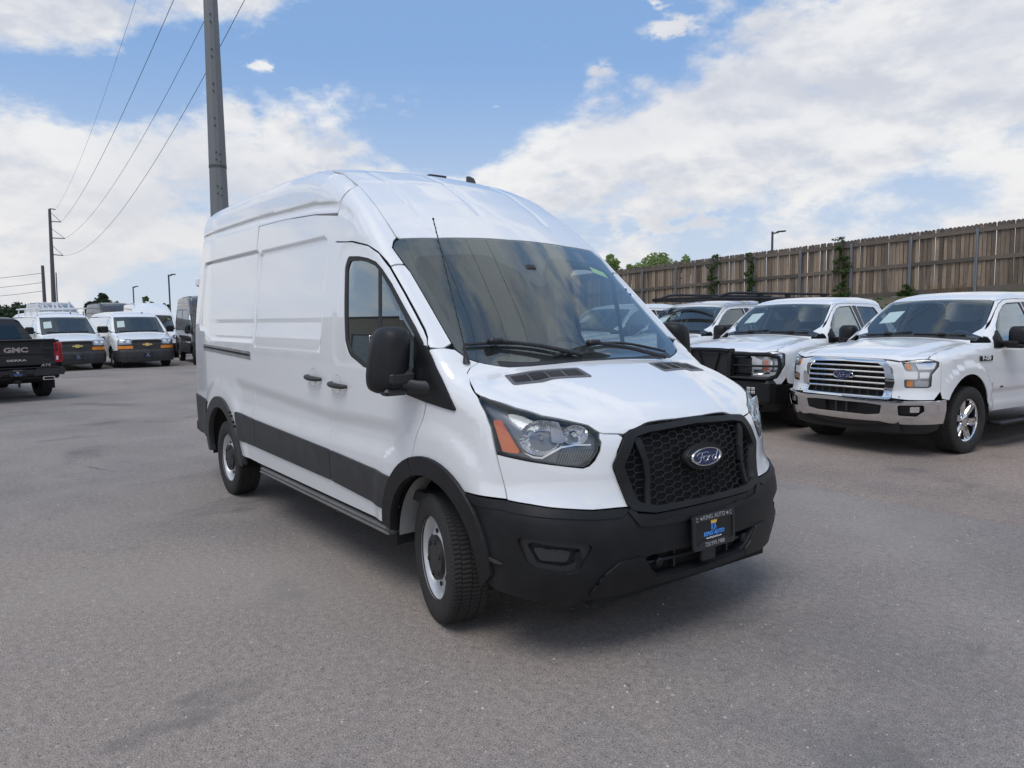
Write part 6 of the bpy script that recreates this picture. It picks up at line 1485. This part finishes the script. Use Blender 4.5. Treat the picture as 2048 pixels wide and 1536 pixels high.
def shuttle_F(P):
    x, w, z = P[:, 0], np.abs(P[:, 1]), P[:, 2]
    d0 = np.hypot(x, z - .36); a = w - (XW(z) + .014 * sstep(.58, .54, d0)) + .008 * sstep(1.30, 1.33, z) * sstep(1.75, 1.72, z) * sstep(-.95, -1.0, x)
    g = smax(a, (x - (XXF(z) - XSW(w))) * .85, .07); g = smax(g, -4.55 - x, .12)
    hx = XHC(x); sl = (XHC(x + .01) - XHC(x - .01)) / .02
    h = (z - (hx - XCR(x) * w * w)) / np.sqrt(1 + np.minimum(sl * sl, 9)); g = smax(g, h, XKS(x))
    return np.maximum(g, .22 - z)
def shuttle():
    F = shuttle_F; W = M_WHITE; root = empty('cargo_van'); SP = lambda fr, u, v: np.array(surf_pt(F, fr, u, v)[0]); NV = lambda p: (math.atan2(-p[1], p[0]), float(p[2])); nv = lambda x, z, w=.97: (math.atan2(w, x), z)
    fc = (0, .36); af = [(fc[0] + .44 * math.cos(R(a)), fc[1] + .44 * math.sin(R(a))) for a in np.linspace(30, 170, 14)]; ar = [(-3.42 + .44 * math.cos(R(a)), .36 + .44 * math.sin(R(a))) for a in np.linspace(170, 10, 14)]
    hs = [(.10, .79), (.3, .82), (.6, .83), (.75, .80)]; hb = [(.10, 0), (.09, .5)] + hs + [(.845, .72), (.872, .5), (.90, 0)]
    panel('bonnet', F, 'T', sym(hb), W, root, sp=.06)
    ol = [NV(SP('T', x, -y - .008)) for x, y in hs] + [(.90, 1.0), (.90, .63), (1.02, .63)] + [nv(*p) for p in af] + [nv(-.46, .45, .95), nv(-.26, .90), nv(-.22, 1.20, .96)] + [NV(SP('T', .03, -.88))]
    pair('fender', F, 'N', ol, W, root, sp=.06)
    win = rp([(-.16, 1.27), (-.50, 1.62), (-.62, 1.70), (-.96, 1.72), (-1.0, 1.25)], .05)
    ol = [(-1.10, .40), (-.47, .42), (-.265, .90), (-.225, 1.20), (-.10, 1.26), (-.42, 1.58), (-.60, 1.74), (-.75, 1.78), (-1.10, 1.79)]
    pair('front_door', F, 'R', ol, W, root, holes=[win], sp=.06); pair('door_glass', F, 'R', win, M_GLD, root, sp=.08, off=-.01, depth=0)
    ol = [(-4.5, .42), (-3.90, .42)] + ar + [(-2.95, .40), (-1.108, .40), (-1.108, 1.81), (-4.5, 1.79)]
    pair('cargo_side', F, 'R', ol, W, root, sp=.06)
    we = [(-.57, .70), (-.40, .745), (-.15, .79), (.06, .80), (.105, .70), (.12, .4)]
    wp = rp(sym([(-.535, 0), (-.545, .4)] + we + [(.125, 0)]), .04); ws = panel('windscreen', F, 'T', wp, M_GL, root, sp=.08, depth=0, off=-.002)
    panel('windscreen_frit', F, 'T', wp, M_FRIT, ws, holes=[rp(sym([(-.48, .3), (-.51, .66), (-.15, .74), (.02, .73), (.05, .3)]), .05)], sp=.08, off=-.008, depth=0)
    panel('windscreen_paper', F, 'T', [(-.15, -.70), (-.40, -.655), (-.40, -.42), (-.15, -.45)], M_PAPER, ws, sp=.08, off=-.014, depth=0)
    QD = (-.45, .70, -.55); P3 = [SP('R', x, z + .006) for x, z in ((-.08, 1.285), (-.42, 1.588), (-.60, 1.748), (-.75, 1.79))] + [SP('T', x, -y) for x, y in ((-.76, .745), (-.585, .715), (-.40, .753), (-.15, .798), (.045, .82))]
    pair('windscreen_pillar', F, QD, quv(QD, P3), W, root, sp=.06)
    rr = [SP('R', x, z) for x, z in ((-.76, 1.798), (-1.108, 1.80), (-1.12, 1.82), (-2.5, 1.82), (-4.5, 1.80))]
    panel('roof', F, 'T', sym([(-.545, 0), (-.555, .4), (-.58, .69)] + [(float(p[0]), float(-p[1])) for p in rr] + [(-4.5, 0)]), W, root, sp=.09)
    fa = [(-.895, .63), (-.895, 1.0), (-.72, 1.025), (-.5, 1.015), (0, 1.01), (.5, 1.015), (.72, 1.025), (.895, 1.0), (.895, .63)]
    panel('nose_panel', F, 'N', fa, M_CLAD, root, sp=.06, off=.002, depth=.03)
    panel('grille_slot', F, 'N', rp([(-.48, .90), (.48, .90), (.48, .985), (-.48, .985)], .01), M_DARK, root, sp=.08, off=.008, depth=.01)
    for mir in (False, True):
        h = panel('headlight', F, 'N', rp([(.50, .87), (.50, 1.0), (.72, 1.015), (.885, 1.0), (.885, .83), (.52, .84)], .02), plain('lamp_mirror_dim', (.35, .37, .40), .15, .7), root, sp=.05, off=.010, depth=.02, mirror=mir)
        for c in (.60, .77): panel('lamp_cell', F, 'N', rp([(c - .05, .90), (c + .05, .90), (c + .05, .98), (c - .05, .98)], .03), M_BRIGHT, h, sp=.05, off=.014, depth=.01, mirror=mir)
        panel('turn_signal', F, 'N', rp([(.46, .68), (.90, .68), (.90, .785), (.46, .785)], .02), M_AMB2, root, sp=.06, off=.012, depth=.02, mirror=mir)
    bz = [(0, .62), (1.12, .62), (1.14, .45), (1.08, .25), (0, .22)]; panel('front_bumper', F, 'N', bz + [(-u, v) for u, v in bz[::-1] if u > 0], M_CLAD, root, sp=.06, off=.02, depth=.05)
    c, nn = surf_pt(F, 'N', 0, .82, .014); M = frame_m(c, (0, 1, 0), (0, 0, 1)); bow = [(-.16, -.02), (-.06, -.02), (-.068, -.05), (.055, -.05), (.064, -.02), (.17, -.02), (.15, .03), (.055, .03), (.064, .055), (-.06, .055), (-.068, .03), (-.145, .03)]
    mb = MB(); mb.prism(bow, 0, .02, M); mb.build('emblem', plain('emblem_gold', (.80, .62, .22), .25, .4), root, smooth=False)
    c, nn = surf_pt(F, 'N', 0, .46, .03); plate_small(root, frame_m(c, (0, 1, 0), (0, 0, 1)))
    for s in (-1, 1):
        mr = empty('side_mirror'); mr.parent = root; blk('mirror_shell', (-.26, s * 1.10, 1.36), (.14, .26, .24), M_PLAS, mr, .04); blk('mirror_arm', (-.24, s * .96, 1.30), (.07, .14, .06), M_PLAS, mr, .02)
        wheel_well(root, *fc, .46, s * .96, s * .55); wheel_well(root, -3.42, .36, .46, s * .96, s * .55)
        for x in (0, -3.42): wheel(root, x, s * .825, .365, .365, .235, 0, s, 'steel', .215, tread=30)
        for x in (-1.0, -1.25):
            c = surf_pt(F, 'R', x, 1.03, .015)[0]; blk('door_handle', (c.x, c.y * -s, c.z), (.04, .03, .15), M_PLAS2, root, .01)
    for b in ([(.02, .60), (.05, .3), (.055, 0)], [(.055, -.05), (.05, -.35), (.02, -.66)]): rod('wiper_blade', [surf_pt(F, 'T', x, y, .012)[0] for x, y in spl(b, 4)], .012, M_PLAS2, root, 6)
    mb = MB(); mb.box((-1.8, 0, .42), (4.9, 1.4, .14)); mb.box((.5, 0, .42), (.6, 1.2, .3)); mb.build('chassis', M_DARK, root, smooth=False)
    blk('dashboard', (-.10, 0, 1.15), (.34, 1.5, .2), M_INTD, root, .05); blk('bulkhead', (-1.35, 0, 1.2), (.04, 1.6, 1.2), M_BULK, root, 0)
    for y in (-.42, .42): blk('seat_back', (-1.0, y, 1.2), (.16, .5, .8), M_SEAT, root, .06)
    panel('rear_panel', F, 'B', rp([(-.82, .45), (.82, .45), (.82, 1.2), (.62, 1.85), (-.62, 1.85), (-.82, 1.2)], .04), W, root, sp=.12)
    c = surf_pt(F, 'T', -.85, .30, 0)[0]; blk('roof_marker', (c.x, c.y, c.z + .03), (.05, .04, .06), M_PLAS2, root, .015)
    return root
GC = 'white cargo vans in the far row'
CA = place(shuttle(), -26.402, 2.343, R(2.8), 'white cargo van in the far row with bare roof, both amber front lamps in view', 'cargo van', GC)
CB = place(copy_tree(CA), -26.317, .099, R(7.8), 'white cargo van with a white ladder rack, partly behind the black pickup', 'cargo van', GC)
def white_rack(root):
    rk = empty('roof_rack'); rk.parent = root
    for s in (-1, 1): rod('rack_rail', [(-.75, s * .62, 2.13), (-3.9, s * .62, 2.14)], .022, M_WHITE, rk, 6)
    for x in (-.8, -1.7, -2.6, -3.6):
        rod('rack_crossbar', [(x, -.80, 2.12), (x, .80, 2.12)], .024, M_WHITE, rk, 6)
        for s in (-1, 1): rod('rack_foot', [(x, s * .74, 1.80), (x, s * .72, 2.12)], .02, M_WHITE, rk, 6)
    for (x, y) in ((-.9, -.52), (-.9, -.08), (-.9, .28), (-1.8, -.50), (-1.8, .0)):
        blk('ladder_clamp', (x, y, 2.24), (.07, .05, .24), M_WHITE, rk, .01); rod('clamp_brace', [(x, y + .02, 2.34), (x, y + .19, 2.13)], .02, M_WHITE, rk, 6)
white_rack(CB)
CE = place(copy_tree(CA), -34.5, -3.4, R(4), 'white van roof showing above the black pickup at the edge of the far row', 'cargo van', GC)

# ------------------------------------------------------------------ further high roof vans: lighter copies of the big one
KEEP = {'rear_quarter_panel', 'sliding_door', 'roof_side_panel', 'roof_corner_panel', 'windscreen_pillar', 'front_door', 'window_seal', 'door_glass', 'fender', 'bonnet', 'nose_panel', 'headlight', 'grille', 'front_bumper', 'side_cladding', 'wheel_arch_trim', 'roof', 'windscreen', 'side_mirror', 'wheel', 'wheel_arch_liner', 'floor_pan', 'rear_door', 'cabin', 'bumper_step', 'cowl_strip'}
def paint_copy(o, parent, pm):
    c = o.copy(); C.objects.link(c); c.parent = parent
    if c.type == 'MESH' and c.data.materials and c.data.materials[0] is M_WHITE and pm:
        c.material_slots[0].link = 'OBJECT'; c.material_slots[0].material = pm
    for ch in o.children:
        if ch.name.split('.')[0] not in ('fog_recess', 'lamp_flute', 'honeycomb_mesh', 'tow_eye_cover', 'slat'): paint_copy(ch, c, pm)
def other_van(x, y, rz, sc, pm, label):
    r = empty('cargo_van')
    for ch in VAN.children:
        if ch.name.split('.')[0] in KEEP: paint_copy(ch, r, pm)
    place(r, x, y, rz, label, 'cargo van', 'high roof vans in the far rows'); r.scale = (sc,) * 3
M_BROWN = paint('brown_metallic', (.020, .016, .015), .2, .6, .4); M_GREYV = paint('grey_metallic', (.20, .21, .23), .4, 1.0, .3)
other_van(-25.8, 4.95, R(-5), .95, M_BROWN, 'dark brown high roof van at the end of the far row by the big van')
p = cam_pt(312, 640, 37); other_van(p.x, p.y, R(-2), .90, None, 'white high roof van squeezed in beside the dark brown van')
p = cam_pt(247, 640, 45); other_van(p.x, p.y, R(4), .97, M_BROWN, 'brown high roof van rising behind the bare roofed white van')
p = cam_pt(128, 640, 44); other_van(p.x, p.y, R(6), .97, M_GREYV, 'grey high roof van rising behind the white ladder rack')

# ------------------------------------------------------------------ pickups standing by the metal building (beyond the frame; mirrored in the van's flank)
for k, (x, y, a) in enumerate(((-13, -14.5, 80), (-17.2, -14.8, 86), (-22.5, -15.0, 95), (-8.6, -14.2, 84))):
    t = empty('pickup_truck')
    for ch in (TA if k % 2 else TB0).children:
        if ch.name.split('.')[0] != 'grille_guard': paint_copy(ch, t, (M_BROWN, M_GREYV, None, M_BLACKP)[k])
    place(t, x, y, R(a), ('brown', 'grey', 'white', 'black')[k] + ' pickup parked before the roller doors of the metal building', 'pickup', 'pickups by the metal building')
